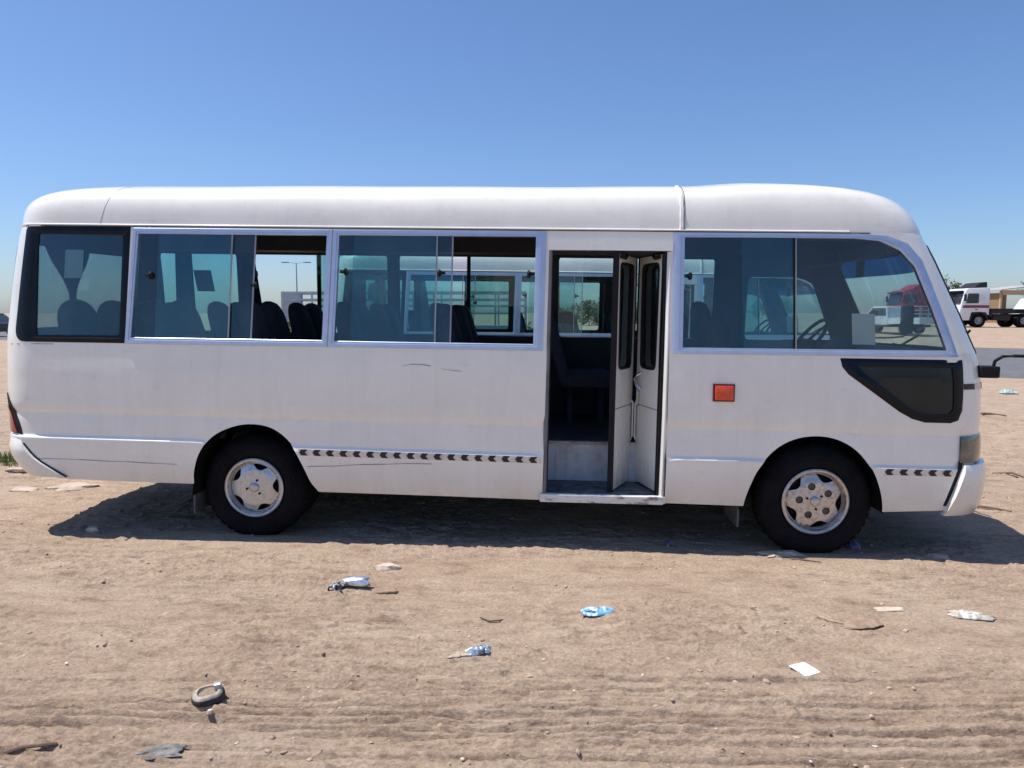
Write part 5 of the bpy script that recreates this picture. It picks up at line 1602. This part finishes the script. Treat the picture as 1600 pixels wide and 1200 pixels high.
twig('greenish stick lying beyond the bumper at the right edge', [(5.05, 7.50, .0), (5.2, 7.42, .02), (5.33, 7.36, 0)], .012, WOOD, 'branch', 'branch')
stone('broken_slab', 'pale broken slab on the sand behind the rear overhang', -3.98, 6.45, .36, .22, .030, SLABM, 51, .3)
stone('broken_slab', 'smaller pale slab left of the broken slab at the left edge', -4.35, 6.35, .26, .15, .025, SLABM, 52, -.2)
stone('flat_stone', 'pale stone beside the green grass behind the rear bumper', -4.85, 7.05, .26, .10, .025, SLABM, 53, .1)
stone('pale_pebble', 'pair sized pale pebble in front of the dirt shadow at the left', -3.05, 5.15, .09, .06, .03, STONEM, 54)
stone('pale_pebble', 'pale pebble just below the broken ring', -1.20, 2.74, .030, .022, .012, STONEM, 55, .4)
stone('pale_pebble', 'pale pebble on the ruts at the lower middle right', 1.07, 2.70, .04, .03, .016, STONEM, 56)
stone('pale_pebble', 'pinkish pebble on the sand right of the bumper', 4.15, 6.55, .12, .08, .04, STONEM, 57)
twig('curled strip half buried near the grey blue wrapper', [(-.17, 3.73, -.002), (-.12, 3.695, .006), (-.07, 3.70, .008), (-.045, 3.735, -.002)], .005, WOOD, 'root_strip', 'strip')

# loose pebbles and clods nobody could count
rnd = random.Random(99)
def scatter(name, label, m, count, smin, smax, seed, zone):
    rnd = random.Random(seed)
    base = bmesh.new(); bmesh.ops.create_icosphere(base, subdivisions=1, radius=1); base.verts.ensure_lookup_table()
    bv = np.array([v.co[:] for v in base.verts]); bf = np.array([[v.index for v in f.verts] for f in base.faces]); base.free()
    xs = []; yy = []
    while len(xs) < count:
        x = rnd.uniform(zone[0], zone[1]); y = zone[2] + (zone[3] - zone[2]) * rnd.random() ** 1.5
        if abs(x) > y * .78 + .3: continue
        if vnoise(np.array([x * 1.3 + 7]), np.array([y * 1.3 + seed]))[0] < rnd.random() * .9: continue
        xs.append(x); yy.append(y)
    xs = np.array(xs); yy = np.array(yy); zs = hbase(xs, yy) + hdetail(xs, yy)
    V = []; F = []
    for i in range(count):
        s = smin + (smax - smin) * rnd.random() ** 3
        sc = np.array([s * rnd.uniform(.8, 1.5), s * rnd.uniform(.7, 1.1), s * rnd.uniform(.45, .8)])
        j = np.array([[rnd.uniform(.75, 1.2)] for _ in range(len(bv))])
        a = rnd.uniform(0, 6.28); c, s_ = math.cos(a), math.sin(a)
        p = bv * j * sc; p = np.stack([p[:, 0] * c - p[:, 1] * s_, p[:, 0] * s_ + p[:, 1] * c, p[:, 2]], 1) + [xs[i], yy[i], zs[i] + sc[2] * .25]
        F.append(bf + len(V) * len(bv)); V.append(p)
    me = bpy.data.meshes.new(name); me.from_pydata(np.concatenate(V).tolist(), [], np.concatenate(F).tolist()); me.materials.append(m); me.update()
    o = bpy.data.objects.new(name, me); C.objects.link(o)
    tag(o, label, kind='stuff'); return o
scatter('sand_clods', 'small crumbly clods of sand strewn over the ground', mat('sand_clod', (.40, .305, .228), .95, var=.25, scale=12, spec=.2), 2400, .003, .015, 1, (-7, 8, 2.3, 12))
scatter('dark_grit', 'dark bits of grit scattered on the sand', mat('dark_grit_stone', (.14, .10, .075), .95, var=.4, scale=10, spec=.2), 420, .0015, .006, 2, (-6, 7, 2.3, 10))
scatter('pale_gravel', 'pale gravel specks scattered on the sand', mat('pale_gravel_stone', (.58, .50, .42), .9, var=.2, scale=10), 700, .002, .010, 3, (-6, 7, 2.3, 10))
# grass by the rear bumper
vs = []; fs = []; rnd = random.Random(5)
for k in range(900):
    x = -5.35 + rnd.gauss(0, .22); y = 7.5 + rnd.gauss(0, .14); z = height(x, y) if k % 9 == 0 else z
    a = rnd.uniform(0, 6.28); h = rnd.uniform(.05, .13); l = rnd.uniform(.01, .05); q = len(vs); w_ = .004
    vs += [(x - w_ * math.sin(a), y + w_ * math.cos(a), z - .01), (x + w_ * math.sin(a), y - w_ * math.cos(a), z - .01), (x + l * math.cos(a), y + l * math.sin(a), z + h)]
    fs.append((q, q + 1, q + 2))
o = MB().add(vs, fs).build('grass_patch', mat('fresh_grass', (.10, .17, .035), .7, var=.3), recalc=False)
tag(o, 'small patch of green grass behind the rear bumper', kind='stuff')
